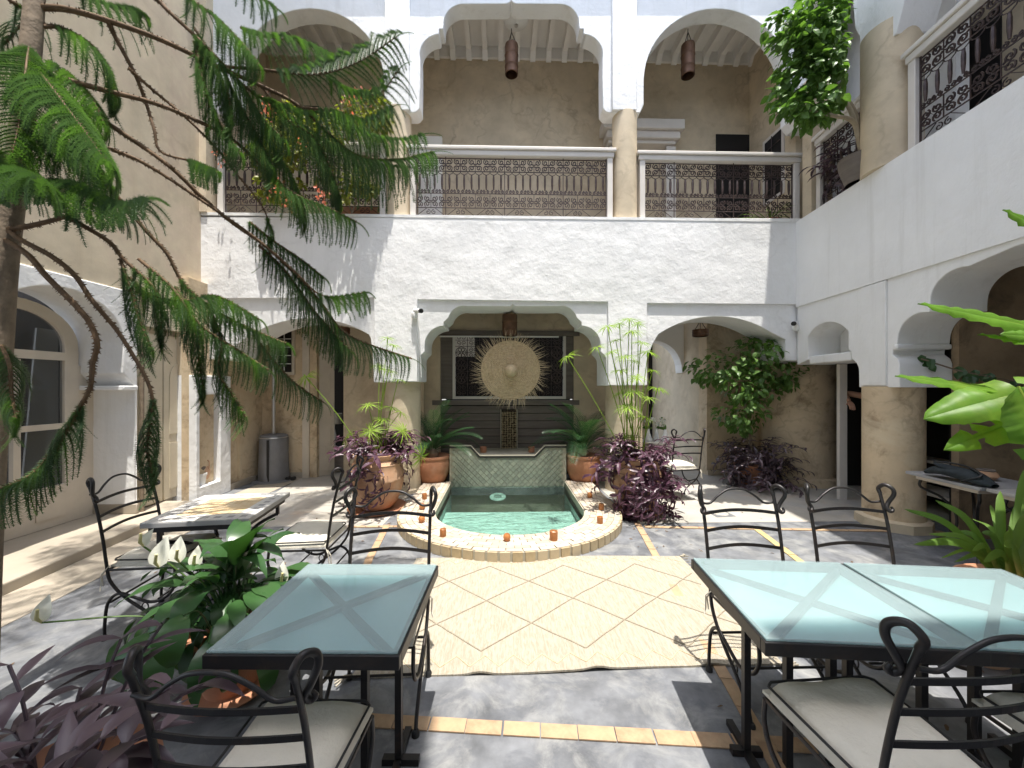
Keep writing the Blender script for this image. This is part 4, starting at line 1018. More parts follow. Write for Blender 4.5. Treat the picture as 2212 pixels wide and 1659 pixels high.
# candle holders
def candle(px, py, z, kind, label, y=None):
    p = at_z(px, py, z) if y is None else at_y(px, py, y)
    t = thing('candle_holder', label, 'candle holder', (p.x, p.y, z if y is None else p.z), random.Random(px).uniform(0, 3), 'orange candle holders round the pool')
    if kind == 'c': pr = [(.036, 0), (.038, .004), (.038, .082), (.034, .082), (.034, .06)]; wz = .06
    elif kind == 'b': pr = [(.044, 0), (.046, .004), (.047, .10), (.042, .10), (.042, .075)]; wz = .075
    else: pr = [(.022, 0), (.036, .012), (.043, .038), (.038, .064), (.026, .078), (.022, .076), (.022, .06)]; wz = .06
    t.scale = (.88, .88, .9)
    part('holder', MB().lathe(pr, 20, cap=False).lathe([(.001, .001), (pr[0][0], .0)], 20, cap=False), M['candle'], t, 40)
    part('wax', MB().lathe([(pr[-1][0]-.001, wz-.03), (pr[-1][0]-.001, wz)], 16), M['wax'], t, 40)
cands = [(917, 1078, 'c', 'orange cylinder candle holder at the back left end of the pool rim'),
 (912, 1100, 's', 'round orange candle holder, second from the back on the left of the pool rim'),
 (911, 1128, 's', 'round orange candle holder, third from the back on the left pool rim'),
 (957, 1158, 'c', 'orange cylinder candle holder at the front left curve of the pool rim'),
 (1095, 1168, 's', 'round orange candle holder at the very front middle of the pool rim'),
 (1196, 1166, 'b', 'widest orange candle holder, at the front right of the pool rim'),
 (1296, 1130, 'c', 'orange cylinder candle holder at the right curve of the pool rim'),
 (1299, 1101, 'c', 'orange cylinder candle holder on the right rim, behind the one at the curve'),
 (1274, 1075, 's', 'round orange candle holder at the back of the right pool rim')]
for px, py, k, lb in cands: candle(px, py, CZ+.004, k, lb)
for px, lb in ((1044, 'terracotta candle holder on the dark ledge left of the pebble chute'), (1148, 'terracotta candle holder on the dark ledge right of the pebble chute')):
    p = at_y(px, 985, YT+.42)
    t = thing('candle_holder', lb, 'candle holder', (p.x, p.y, topl[2][1]+.001), 0, 'orange candle holders round the pool')
    part('holder', MB().lathe([(.05, 0), (.055, .01), (.055, .10), (.05, .10), (.05, .02), (.001, .02)], 20, cap=False), M['terracotta'], t, 40)

# ================================================================== straw hat hung in front of the grille
hc = at_y(1103, 800, 6.25)
t = thing('straw_hat', 'huge round fringed straw hat hanging in the middle arch', 'straw hat', hc, 0, rot=(radians(96), 0, radians(4)))
Rh = 64*6.25/FPX
pr = []
for i in range(30):
    f_ = i/29; r = .09+(Rh-.09)*f_; pr.append((r, .013*(i % 2)+.05*(1-f_)))
part('brim', MB().lathe(pr+[(Rh, -.012), (.09, -.005)], 64, cap=False), M['straw'], t, 50)
part('crown', MB().lathe([(.10, .03), (.098, .10), (.085, .15), (.05, .18), (.001, .19)], 28, cap=False), M['straw'], t, 50)
R = random.Random(4); fm = MB()
for i in range(240):
    a = 2*pi*i/240+R.uniform(-.03, .03); L_ = R.uniform(.06, .22); sw = R.uniform(-.35, .35)-.25
    p0 = Vector((Rh*.985*cos(a), Rh*.985*sin(a), 0)); d = Vector((cos(a+sw), sin(a+sw), R.uniform(-.15, .25)))
    fm.tube([p0, p0+d*L_*.5, p0+d*L_+Vector((0, 0, R.uniform(-.03, .03)))], [.004, .003, .001], 3, caps=False)
part('fringe', fm, M['straw'], t, kind='stuff')
hk = MB().tube([(0, 0, 0), (0, 0, 0)], .003)
single('hat_cord', MB().tube([hc+Vector((0, .06, Rh*.9)), Vector((hc.x, hc.y+.08, zf(662)))], .004, 4), M['iron'], 'thin cord holding the straw hat below the middle arch', 'cord')

# ================================================================== rug
rg = [at_z(760, 1470, 0), at_z(1690, 1436, 0), at_z(1468, 1203, 0), at_z(900, 1208, 0)]
t = thing('wool_rug', 'cream wool rug with tan lozenge lines lying in front of the pool', 'rug', (.4, 2.9, 0))
nx_, ny_ = 70, 44; mb = MB(); R = random.Random(2)
def rpt(u, v, h=0):
    b0_ = rg[0].lerp(rg[1], u); t0_ = rg[3].lerp(rg[2], u); p = b0_.lerp(t0_, v)
    e = min(v, 1-v, u, 1-u)
    z = .014+.006*sin(u*9+v*5)*sin(v*7-u*3)
    if v < .06: z += (.06-v)/.06*.016*max(0, sin(u*23+1.3))**5
    p.y += .006*sin(u*11)*(1 if v < .5 else .6)*(1-v); 
    return Vector((p.x, p.y, z+h))
for j in range(ny_+1):
    for i in range(nx_+1): mb.v.append(rpt(i/nx_, j/ny_))
N1 = len(mb.v)
for j in range(ny_+1):
    for i in range(nx_+1): mb.v.append(rpt(i/nx_, j/ny_, -.011))
for j in range(ny_):
    for i in range(nx_):
        a = j*(nx_+1)+i; q_ = (a, a+1, a+nx_+2, a+nx_+1); mb.f.append(q_); mb.f.append(tuple(N1+k for k in q_[::-1]))
ed = [j*(nx_+1) for j in range(ny_+1)]; 
for lp in ([i for i in range(nx_+1)], [ny_*(nx_+1)+i for i in range(nx_, -1, -1)], [j*(nx_+1)+nx_ for j in range(ny_+1)], [j*(nx_+1) for j in range(ny_, -1, -1)]):
    for a, b_ in zip(lp[:-1], lp[1:]): mb.f.append((a, a+N1, b_+N1, b_))
part('pile', mb, M['rug'], t, 60, world=True)
# lozenge lines laid as raised cords
NU, NV = 4.0, 3.0
def cord(u0, v0, u1, v1):
    pts = []
    for i in range(15):
        k = i/14; u = u0+(u1-u0)*k; v = v0+(v1-v0)*k
        pts.append(rpt(u+R.uniform(-.002, .002), v+R.uniform(-.003, .003), .001))
    return MB().tube(pts, .0048, 5)
def clip(u0, v0, u1, v1):
    return (u0, v0, u1, v1)
for k in range(-4, 6):
    # rising and falling lines inside 0.06..0.94
    for sg in (1, -1):
        u_a = .02+k*.262; pts = []
        ua_, va_ = u_a, (.12 if sg > 0 else .88); ub_, vb_ = u_a+.262*2, (.88 if sg > 0 else .12)
        # clip to u in [.02,.98]
        def at_u(u): return va_+(vb_-va_)*(u-ua_)/(ub_-ua_)
        s0, s1 = max(ua_, .02), min(ub_, .98)
        if s1-s0 > .06: part('lozenge_line', cord(s0, at_u(s0), s1, at_u(s1)), M['rug_line'], t, world=True)
# zigzag borders along both edges
for v0, v1 in ((.035, .095), (.965, .905)):
    z_ = MB(); pts = []
    for i in range(29): pts.append(rpt(.02+.96*i/28, v0 if i % 2 else v1, .001))
    for a, b_ in zip(pts[:-1], pts[1:]): z_.tube([a, b_], .003, 4)
    part('zigzag_border', z_, M['straw'], t, world=True)
for u, v in ((0, 0), (1, 1), (1, 0)):
    z_ = MB(); p = rpt(u, v)
    for k in range(5):
        a = R.uniform(-.6, .6)+(pi if u == 0 else 0); z_.tube([p, p+Vector((.04*cos(a), .04*sin(a), 0)), p+Vector((.09*cos(a+.3), .09*sin(a+.3), -.008))], .005, 4)
    part('tassel', z_, M['rug'], t, world=True)
z_ = MB()
for k in range(26):
    p = rpt(1, k/25); z_.tube([p, p+Vector((R.uniform(.03, .07), R.uniform(-.02, .02), -.006))], .003, 4)
part('fringe', z_, M['rug'], t, world=True, kind='stuff')

# ================================================================== iron chairs with scrolled posts
CW = .222
IRON = M['iron']
def chair_proto(label, loc, rz, group):
    t = thing('iron_chair', label, 'chair', loc, rz, group)
    for s_ in (-1, 1):
        x = s_*CW
        up_ = [(x, -.315, 1.0), (x, -.27, .84), (x, -.235, .65), (x, -.215, .50), (x, -.19, .38), (x, -.10, .27), (x, .03, .17), (x, .12, .08), (x, .15, .012)]
        part('post', MB().tube(spline(up_, 6), .0095, 8), IRON, t, 50)
        sc = [(a_, b_, c_-.03) for a_, b_, c_ in spline([(x, -.315, 1.03), (x, -.325, 1.06), (x+s_*.012, -.30, 1.085), (x+s_*.03, -.27, 1.07), (x+s_*.035, -.265, 1.035), (x+s_*.018, -.28, .985), (x+s_*.002, -.275, .955), (x+s_*.012, -.262, .935), (x+s_*.026, -.262, .945), (x+s_*.022, -.268, .962)], 5)]
        part('scroll', MB().tube(sc, [.0115]*(len(sc)-12)+[.0115-.0005*i for i in range(12)], 8), IRON, t, 50)
        rear = spline([(x, .20, .455), (x, .205, .36), (x, .16, .275), (x, .06, .235), (x, -.06, .275), (x, -.14, .30), (x, -.205, .24), (x, -.225, .10), (x, -.225, .012)], 6)
        part('leg', MB().tube(rear, .0095, 8), IRON, t, 50)
        rg_ = [(x, .02+.02*cos(a), .205+.028*sin(a)) for a in [2*pi*i/12 for i in range(12)]]
        part('ring', MB().tube(rg_, .004, 6, closed=True), IRON, t, 50)
        for (fx, fy) in ((x, .15), (x, -.225)): part('foot_cap', MB().lathe([(.019, 0), (.018, .02), (.012, .03)], 10, (fx, fy, 0)), M['black'], t, 40)
    crest = spline([(-CW, -.312, .975), (-CW*.75, -.318, .972), (-CW*.5, -.325, 1.015), (-CW*.2, -.332, 1.05), (CW*.2, -.332, 1.05), (CW*.5, -.325, 1.015), (CW*.75, -.318, .972), (CW, -.312, .975)], 6)
    crest = [(a_, b_, c_-.025) for a_, b_, c_ in crest]
    part('crest_rail', MB().tube(crest, .007, 8), IRON, t, 50)
    for z, y in ((.895, -.282), (.80, -.262), (.70, -.245)):
        sl = MB(); k = 12
        for i in range(k):
            f0, f1 = i/k, (i+1)/k
            p0 = Vector((-CW+2*CW*f0, y-.03*sin(pi*f0), z+.012*sin(pi*f0))); p1 = Vector((-CW+2*CW*f1, y-.03*sin(pi*f1), z+.012*sin(pi*f1)))
            sl.bar(p0, p1, .006, .018)
        part('slat', sl, IRON, t)
    sf = MB().tube([(-CW, -.21, .455), (CW, -.21, .455), (CW, .20, .455), (-CW, .20, .455)], .008, 6, closed=True)
    sf.tube([(-CW, -.19, .245), (CW, -.19, .245)], .007, 6); sf.tube([(-CW, .10, .255), (CW, .10, .255)], .006, 6)
    part('seat_frame', sf, IRON, t, 50)
    # cushion: puffed slab with a piping line
    cu_ = MB(); nn_ = 12
    def cp(u, v, top):
        ex = 1-abs(2*u-1)**8; ey = 1-abs(2*v-1)**8; e = (max(ex, 0)*max(ey, 0))**.35
        zz = .467+(.055*e+.004*sin(u*11+v*7)*e+.012 if top else -.0)
        tap = .91+.09*v
        return Vector(((u-.5)*2*CW*1.0*tap, -.205+v*.42, zz))
    for j in range(nn_+1):
        for i in range(nn_+1): cu_.v.append(cp(i/nn_, j/nn_, True))
    n1_ = len(cu_.v)
    for j in range(nn_+1):
        for i in range(nn_+1): cu_.v.append(cp(i/nn_, j/nn_, False))
    for j in range(nn_):
        for i in range(nn_):
            a = j*(nn_+1)+i; q_ = (a, a+1, a+nn_+2, a+nn_+1); cu_.f.append(q_); cu_.f.append(tuple(n1_+k for k in q_[::-1]))
    for lp in ([i for i in range(nn_+1)], [nn_*(nn_+1)+i for i in range(nn_, -1, -1)], [j*(nn_+1)+nn_ for j in range(nn_+1)], [j*(nn_+1) for j in range(nn_, -1, -1)]):
        for a, b_ in zip(lp[:-1], lp[1:]): cu_.f.append((a, a+n1_, b_+n1_, b_))
    co = part('cushion', cu_, M['cushion'], t, 60)
    def edge(v): 
        return v
    bd = [Vector(((u-.5)*2*CW*.985*(.91+.09*v), -.205+v*.42+(.006 if v == 0 else -.006 if v == 1 else 0), .51)) for u, v in ((.06, 0), (.94, 0), (1, .06), (1, .94), (.94, 1), (.06, 1), (0, .94), (0, .06))]
    pp_ = []
    for i, a in enumerate(bd):
        b_ = bd[(i+1) % 8]
        for k in range(4): pp_.append(a.lerp(b_, k/4))
    part('piping', MB().tube(pp_, .005, 6, closed=True), M['piping'], co, 50)
    for s_ in (-1, 1):
        part('tie', MB().tube([(s_*CW, -.2, .48), (s_*(CW+.02), -.225, .44), (s_*(CW+.015), -.235, .36), (s_*(CW+.025), -.23, .33)], .004, 4).tube([(s_*CW, -.2, .48), (s_*(CW+.005), -.24, .42), (s_*(CW-.005), -.24, .35)], .004, 4), M['cushion'], co)
    return t
GC = 'wrought iron chairs with cream cushions round the tables'
def fz(dx, dy): return math.atan2(dy, dx)-pi/2
proto = chair_proto('iron chair at the far side of the left glass table, its back to the pool', (-.635, 1.95, 0), fz(.03, -1), GC)
dup(proto, (1.425, 1.95, 0), fz(.0, -1), 'iron chair at the far side of the right glass tables, beside the rug', GC)
dup(proto, (2.08, 1.96, 0), fz(-.04, -1), 'iron chair at the far side of the right glass tables, towards the stout column', GC)
dup(proto, (-2.38, 2.78, 0), fz(1, .06), 'iron chair at the left of the mosaic table, under the drooping conifer frond', GC)
dup(proto, (-1.50, 3.03, 0), fz(-1, -.03), 'iron chair at the right of the mosaic table, seat in full sun', GC)
cf_ = dup(proto, (-.70, 1.25, 0), fz(.05, 1), 'iron chair pulled up to the near side of the left glass table', GC)
cf_.scale = (.93, .93, .93)
dup(proto, (1.24, 1.24, 0), fz(-.05, 1), 'near iron chair at the right glass tables, one tall scroll overlapping the glass', GC)
dup(proto, (1.98, 1.16, 0), fz(.03, 1), 'iron chair at the right edge of which only the pale cushion shows', GC)
dup(proto, (2.60, 5.58, 0), fz(-.15, 1), 'far iron chair by the little vase table in the lower right arch', GC)

# ================================================================== glass-topped tables
def glass_table(label, cx_, cy_, w, d, rz, posts=True):
    t = thing('glass_table', label, 'table', (cx_, cy_, 0), rz, 'square iron tables with frosted glass tops')
    h = .75
    fr_ = MB()
    fr_.box((-w/2, -d/2, h-.05), (w/2, -d/2+.03, h-.001)).box((-w/2, d/2-.03, h-.05), (w/2, d/2, h-.001)).box((-w/2, -d/2+.0301, h-.05), (-w/2+.03, d/2-.0301, h-.001)).box((w/2-.03, -d/2+.0301, h-.05), (w/2, d/2-.0301, h-.001))
    bevel(part('frame', fr_, IRON, t), .003)
    part('scatter_panel', MB().box((-w/2+.031, -d/2+.031, h-.044), (w/2-.031, d/2-.031, h-.038)), M['glass_under'], t)  # added backing: stands in for scattered light, so the braces read dark
    for s_ in (1, -1):
        part('brace', MB().bar((-w/2+.03, -s_*(d/2-.03), h-.024-(.0 if s_ > 0 else .004)), (w/2-.03, s_*(d/2-.03), h-.024-(.0 if s_ > 0 else .004)), .03, .02), IRON, t)
    bevel(part('glass_top', MB().box((-w/2+.008, -d/2+.008, h-.0005), (w/2-.008, d/2-.008, h+.008)), M['glass_top'], t), .002)
    for (x, y) in ((-.235, .05), (.21, .07), (-.1, -.02), (.09, .0)):
        part('leg', MB().box((x-.014, y-.014, .03), (x+.014, y+.014, h-.051)), IRON, t)
    part('foot', MB().box((-.30, .035, 0), (-.17, .065, .029)).box((-.25, -.08, 0), (-.22, .20, .0285)), IRON, t)
    part('foot', MB().box((.14, .055, 0), (.30, .085, .029)).box((.195, -.08, 0), (.225, .22, .0285)), IRON, t)
    return t
glass_table('square iron table with frosted glass top on the left, crossed braces showing through', -.665, 1.615, .665, .65, radians(-2))
glass_table('frosted glass table on the right, the one nearer the rug', 1.325, 1.605, .735, .655, radians(-5.5))
glass_table('frosted glass table at the right edge, butted against its twin', 2.053, 1.526, .735, .655, radians(-7))

# mosaic table
h = .75
t = thing('mosaic_table', 'square mosaic-topped iron table with white border beside the left step', 'table', (-2.10, 2.93, 0), radians(7))
w = .66
part('apron', MB().box((-w/2+.03, -w/2+.03, h-.075), (w/2-.03, w/2-.03, h-.036)), IRON, t)
bevel(part('top', MB().box((-w/2, -w/2, h-.035), (w/2, w/2, h-.003)), M['mosaic_d'], t), .004)
tiles = {}
nmo = 16; cs = w/nmo
for nm, mm_ in (('w', 'mosaic_w'), ('y', 'mosaic_y'), ('d', 'mosaic_d')): tiles[nm] = MB().box((-cs*.47, -cs*.47, 0), (cs*.47, cs*.47, .005)).mesh('tile', M[mm_])
for i in range(nmo):
    for j in range(nmo):
        e = min(i, j, nmo-1-i, nmo-1-j)
        k = 'w' if e == 0 else ('d' if (i+j) % 2 else 'w') if e == 1 else 'w' if e == 2 else 'y'
        inst('tile', tiles[k], t, Matrix.Translation((-w/2+cs*(i+.5), -w/2+cs*(j+.5), h-.0035)))
for (x, y) in ((-1, -1), (1, -1), (1, 1), (-1, 1)):
    X, Y = x*(w/2-.07), y*(w/2-.07)
    lg = MB().bar((X, Y, h-.076), (X, Y, h-.16), .022, .022)
    pts = spline([(X, Y, h-.16), (X*.9, Y*.9, h-.165), (X*.55, Y*.55, .53), (X*.35, Y*.35, .40), (X*.30, Y*.30, .22), (X*.55, Y*.55, .08), (X*.95, Y*.95, .0)], 6)
    lg.tube(pts, .013, 6); part('leg', lg, IRON, t, 50)
part('stretcher', MB().box((-.075, -.075, .29), (.075, -.055, .31)).box((-.075, .055, .29), (.075, .075, .31)).box((-.075, -.054, .29), (-.055, .054, .31)).box((.055, -.054, .29), (.075, .054, .31)), IRON, t)

# plank table along the right wing, in two leaves
def wall_table(label, u0, u1, n0_, n1_, z=.75):
    c_ = RW.p3((u0+u1)/2, 0, (n0_+n1_)/2)
    t = thing('side_table', label, 'table', (c_.x, c_.y, 0), math.atan2(RW.d.y, RW.d.x), 'dark iron tables under the right arch')
    L_ = u1-u0; w_ = n1_-n0_
    bevel(part('top', MB().box((-L_/2, -w_/2, z-.03), (L_/2, w_/2, z)), M['mosaic_d'], t), .004)
    part('apron', MB().box((-L_/2+.06, -w_/2+.05, z-.07), (L_/2-.06, w_/2-.05, z-.031)), M['paintwood'], t)
    for sx_ in (-1, 1):
        for sy_ in (-1, 1):
            X, Y = sx_*(L_/2-.08), sy_*(w_/2-.08)
            pts = spline([(X, Y, z-.071), (X, Y, z-.15), (X*.6, Y*.6, .52), (X*.35, Y*.35, .38), (X*.4, Y*.4, .2), (X*.95, Y*.95, 0)], 6)
            part('leg', MB().tube(pts, .013, 6), IRON, t, 50)
    return t
pa_ = at_z(1965, 1017, .75); pb_ = at_z(2118, 1054, .75)
ua_ = (pa_.to_2d()-RW.o).dot(RW.d); ub_ = (pb_.to_2d()-RW.o).dot(RW.d); na_ = (pa_.to_2d()-RW.o).dot(RW.n)
na_ = (pb_.to_2d()-RW.o).dot(RW.n)
wall_table('dark side table beside the stout column, holding a bag and a bowl', ua_, ub_-.004, na_, na_+.66)
wall_table('dark side table at the right edge, butted to the one with the bag', ub_+.004, ub_+.72, na_+.04, na_+.70)
p = at_z(2072, 1040, .75)
t = thing('cloth_bag', 'dark cloth bag slumped on the table beside the stout column', 'bag', (p.x, p.y, .75), math.atan2(RW.d.y, RW.d.x)+.15)
bm_ = MB(); ns, nr = 16, 12
for i in range(ns+1):
    f_ = i/ns; r_ = max(sin(pi*min(max(f_, .02), .98)), .05)**.35
    for j in range(nr):
        a = 2*pi*j/nr; bm_.v.append(Vector((-.26+.52*f_, .11*r_*cos(a)+.015*sin(f_*12), .055*r_+.055*r_*sin(a)+.02*r_*sin(f_*9+a)*.4+.05*(1-f_)*r_)))
for i in range(ns):
    for j in range(nr): j2 = (j+1) % nr; bm_.f.append((i*nr+j, i*nr+j2, (i+1)*nr+j2, (i+1)*nr+j))
part('body', bm_, M['bag'], t, 60)
part('flap', MB().leaf(Matrix.Translation((-.2, 0, .145)) @ Matrix.Rotation(-pi/2, 4, 'Z'), .38, .2, 8, .15, -.15), M['bag'], t)
part('strap', MB().tube(spline([(-.22, .02, .15), (-.05, .05, .155), (.1, .0, .14), (.2, -.06, .10), (.1, -.12, .03)], 5), .009, 6), M['black'], t, 50)
p = at_z(2130, 1036, .75)
t = thing('clay_bowl', 'round pinkish clay bowl with dark rim on the side table', 'bowl', (p.x, p.y, .75))
part('body', MB().lathe([(.03, 0), (.06, .01), (.085, .04), (.075, .07), (.055, .085), (.05, .08), (.06, .03), (.001, .02)], 26, cap=False), M['terracotta_old'], t, 50)
part('rim', MB().lathe([(.058, .084), (.064, .094), (.058, .102), (.05, .094), (.058, .084)], 26, cap=False), M['woodpanel'], t, 50)

# vase table in the right bay
tp = at_y(1412, 962, 6.35)
t = thing('vase_table', 'small round iron table holding white vases in the lower right arch', 'table', (tp.x, 6.35, 0))
part('top', MB().lathe([(.001, .735), (.30, .735), (.30, .75), (.001, .75)], 32), M['steel'], t, 40)
for a in (0, 2.1, 4.2): part('leg', MB().tube([(.22*cos(a), .22*sin(a), .734), (.12*cos(a), .12*sin(a), .4), (.24*cos(a), .24*sin(a), 0)], .009, 6), IRON, t, 50)
vz = [(1400, 5, 'white vase with a white orchid, leftmost on the small table behind the papyrus pot', 6.30, .20), (1418, 3, 'slim white bottle vase in the middle of the small table', 6.36, .20), (1437, 6, 'widest white vase with drooping green and white blooms on the small table', 6.28, .19)]
for px, nf, lb, yy, vh in vz:
    p = at_y(px, 900, yy); t = thing('white_vase', lb, 'vase', (p.x, yy, .751), 0, 'white vases on the small table')
    part('body', MB().lathe([(.001, 0), (.07 if px != 1418 else .045, 0), (.065 if px != 1418 else .04, .03), (.03, .13), (.022, vh), (.018, vh), (.018, vh-.03)], 22, cap=False), M['plastic_w'], t, 50)
    R = random.Random(px)
    for k in range(nf):
        a = R.uniform(0, 6.3); L_ = R.uniform(.10, .22); d = Vector((.45*cos(a), .3*sin(a), 1)).normalized()
        if px == 1400 and k == 0: d = Vector((-.45, 0, 1)).normalized(); L_ = .33
        e = Vector((0, 0, vh-.02))+d*L_; st_ = part('stem', MB().tube([(0, 0, vh-.04), Vector((0, 0, vh-.02))+d*L_*.5, e], .003, 4), M['leaf_mid'], t)
        fl = MB()
        for q_ in range(6):
            b_ = 2*pi*q_/6; fl.leaf(frame(d, Vector((cos(b_), .5*sin(b_)-.3, sin(b_))), e), .045, .03, 3, .3)
        part('bloom', fl, M['flower_w'] if k != 2 else M['leaf_mid'], t)
        part('leaf', MB().leaf(frame((0, -1, .5), Vector((cos(a+1), -.3, .6)), (0, 0, vh-.01)), .12, .035, 4, .9), M['leaf_mid'], t)
# niche vases
for (px, pyb, h_, w_, lb, mname) in ((703/1.512*0+463, 1043, .30, .062, 'brown earthen jug with a handle standing in the wall niche', 'terracotta'),):
    u, z = NWp.uz(px, pyb); p = NWp.p3(u, nz0, .16)
    t = thing('clay_jug', lb, 'jug', (p.x, p.y, nz0+.001))
    part('body', MB().lathe([(.001, 0), (.045, 0), (.07, .08), (.085, .17), (.06, .25), (.03, .28), (.03, .33), (.045, .36), (.038, .36), (.024, .33)], 24, cap=False), M['terracotta_old'], t, 50)
    part('handle', MB().tube(spline([(.035, 0, .33), (.08, 0, .32), (.085, 0, .24), (.07, 0, .2)], 4), .008, 6), M['terracotta_old'], t, 50)
u, z = NWp.uz(455, 1040); p = NWp.p3((nh0+nh1)/2-.0, nz0, .22)
t = thing('dark_vessel', 'squat dark metal vessel between the jug and the white pot in the niche', 'vessel', (p.x, p.y, nz0+.001))
part('body', MB().lathe([(.001, 0), (.09, 0), (.08, .05), (.05, .09), (.11, .16), (.13, .24), (.10, .30), (.001, .33)], 22, cap=False), M['woodpanel'], t, 50)
part('lid_knob', MB().lathe([(.012, .33), (.02, .35), (.001, .37)], 12, cap=False), M['woodpanel'], t, 50)
p = NWp.p3(nh1-.14, nz0, .10)
t = thing('flower_pot', 'small white flower pot in the near end of the wall niche', 'pot', (p.x, p.y, nz0+.001))
part('body', MB().lathe([(.001, 0), (.05, 0), (.07, .14), (.078, .14), (.078, .165), (.066, .165), (.062, .13), (.001, .13)], 24, cap=False), M['plastic_w'], t, 40)

# patio heater
p = at_z(584, 1040, 0)
t = thing('patio_heater', 'tall patio heater under a grey vinyl cover in the lower left arch', 'patio heater', (p.x, p.y+.1, 0))
cvr = MB(); nr = 40; prof_ = [(.24, .0), (.235, .25), (.225, .5), (.225, .72), (.215, .78), (.17, .80), (.04, .81)]
for (r, z) in prof_:
    for j in range(nr):
        a = 2*pi*j/nr; f_ = 1+.035*sin(a*7+z*3)*(.8-z if z < .75 else 0)+.02*sin(a*3); cvr.v.append(Vector((r*f_*cos(a), r*f_*sin(a), z+.015)))
for i in range(len(prof_)-1):
    for j in range(nr): j2 = (j+1) % nr; cvr.f.append((i*nr+j, i*nr+j2, (i+1)*nr+j2, (i+1)*nr+j))
part('cover', cvr, M['grey_cover'], t, 60)
part('drawstring', MB().tube([(.222*cos(2*pi*i/24), .222*sin(2*pi*i/24), .765) for i in range(24)], .008, 6, closed=True), M['steel'], t, 50)
part('seam', MB().box((.02, -.243, .03), (.06, -.236, .74)), M['black'], t)
part('pole', MB().tube([(0, 0, .80), (0, 0, 2.1)], .032, 14), M['steel'], t, 50)
part('burner', MB().lathe([(.05, 2.02), (.075, 2.05), (.085, 2.10), (.085, 2.33), (.08, 2.34), (.08, 2.36), (.10, 2.44), (.001, 2.45)], 24), M['steel'], t, 35)
part('knob', MB().tube([(-.08, -.02, 2.12), (-.13, -.03, 2.12)], .02, 8), M['black'], t, 40)
part('base', MB().lathe([(.34, 0), (.34, .012), (.25, .02)], 32), M['grey_cover'], t, 40)
part('wheel', MB().tube([(.27, -.07, .035), (.27, .0, .035)], .035, 14), M['black'], t, 40)
part('wheel', MB().tube([(.36, -.07, .035), (.36, .0, .035)], .035, 14), M['black'], t, 40)
# table lamp beyond the open door
p = at_y(722, 900, YL+.6)
t = thing('table_lamp', 'unlit table lamp with drum shade seen through the half open door', 'lamp', (p.x, p.y, .45))
zz0 = at_y(722, 915, YL+.6).z-.45; zz1 = at_y(722, 893, YL+.6).z-.45
part('shade', MB().lathe([(.15, zz0-.0), (.14, zz1), (.137, zz1), (.147, zz0)], 28, cap=False), M['cushion'], t, 40)
part('stand', MB().lathe([(.06, 0), (.06, .02), (.02, .05), (.045, zz0*.5), (.015, zz0*.8), (.015, zz0+.05)], 18), M['plastic_w'], t, 50)
t = thing('lamp_cabinet', 'dark low cabinet carrying the lamp behind the half open door', 'cabinet', (p.x, p.y, 0)); part('body', MB().box((-.3, -.2, 0), (.3, .2, .449)), M['woodpanel'], t)
part('door', MB().box((-.28, -.215, .03), (-.005, -.201, .42)), M['woodpanel'], t); part('door', MB().box((.005, -.215, .03), (.28, -.201, .42)), M['woodpanel'], t)

# ================================================================== plants
UP = Vector((0, 0, 1))
# ---- araucaria: trunk, bare limbs, drooping needle twigs
def twig_mb(L, droop, seed, dens=1.0):
    R = random.Random(seed); mb = MB(); n = 12; pts = []; ang = 0; p = Vector((0, 0, 0)); d = Vector((0, 1, 0))
    side = R.uniform(-.05, .05)
    for i in range(n+1):
        pts.append(p.copy()); a = droop*(i/n)**1.1
        d = Vector((side*(i/n), cos(a), -sin(a))).normalized(); p = p+d*(L/n)
    mb.tube(pts, [.0035*(1-.6*i/n) for i in range(n+1)], 3, caps=False)
    k = int(L/.014*dens)
    for i in range(k):
        f_ = (i+R.random()*.5)/k*n; a = int(f_); 
        if a >= n: break
        q_ = pts[a].lerp(pts[a+1], f_-a); tg = (pts[a+1]-pts[a]).normalized(); s1 = tg.cross(UP).normalized(); s2 = s1.cross(tg)
        for j in range(5):
            b_ = 2*pi*j/5+i*.7+R.uniform(-.3, .3); rad = s1*cos(b_)+s2*sin(b_)
            nl = R.uniform(.021, .029)*(1-.35*max(0, f_/n-.8)/.2); tip = q_+(rad*1.15+tg*.5).normalized()*nl*R.uniform(.7, 1.15)
            wv_ = tg.cross(rad)*.0028
            m0 = len(mb.v); mb.v += [q_+wv_, q_-wv_, tip]; mb.f.append((m0, m0+1, m0+2))
    return mb
TW = [twig_mb(.42, dr_, k) for k, dr_ in enumerate((.5, .9, 1.25, 1.5))]
TWm = [[t_.mesh('twig', M[mn]) for t_ in TW] for mn in ('needle', 'needle_light')]
TR = thing('conifer_tree', 'tall drooping conifer on the left, its long bare limbs ending in dark feathery fronds', 'tree', (-2.72, 1.95, 0))
trunk = spline([at_c(-42, 1540, 1.94), at_c(-25, 1100, 1.94), at_c(-6, 800, 1.95), at_c(12, 560, 1.97), at_c(30, 420, 1.99), at_c(64, 130, 2.02), at_c(75, 0, 2.05), at_c(95, -200, 2.12), at_c(150, -900, 2.4), at_c(170, -1900, 2.8)], 6)
part('trunk', MB().tube(trunk, [.056-.026*i/len(trunk) for i in range(len(trunk))], 14), M['bark'], TR, 60, world=True)
allT = []
RB_ = random.Random(11)
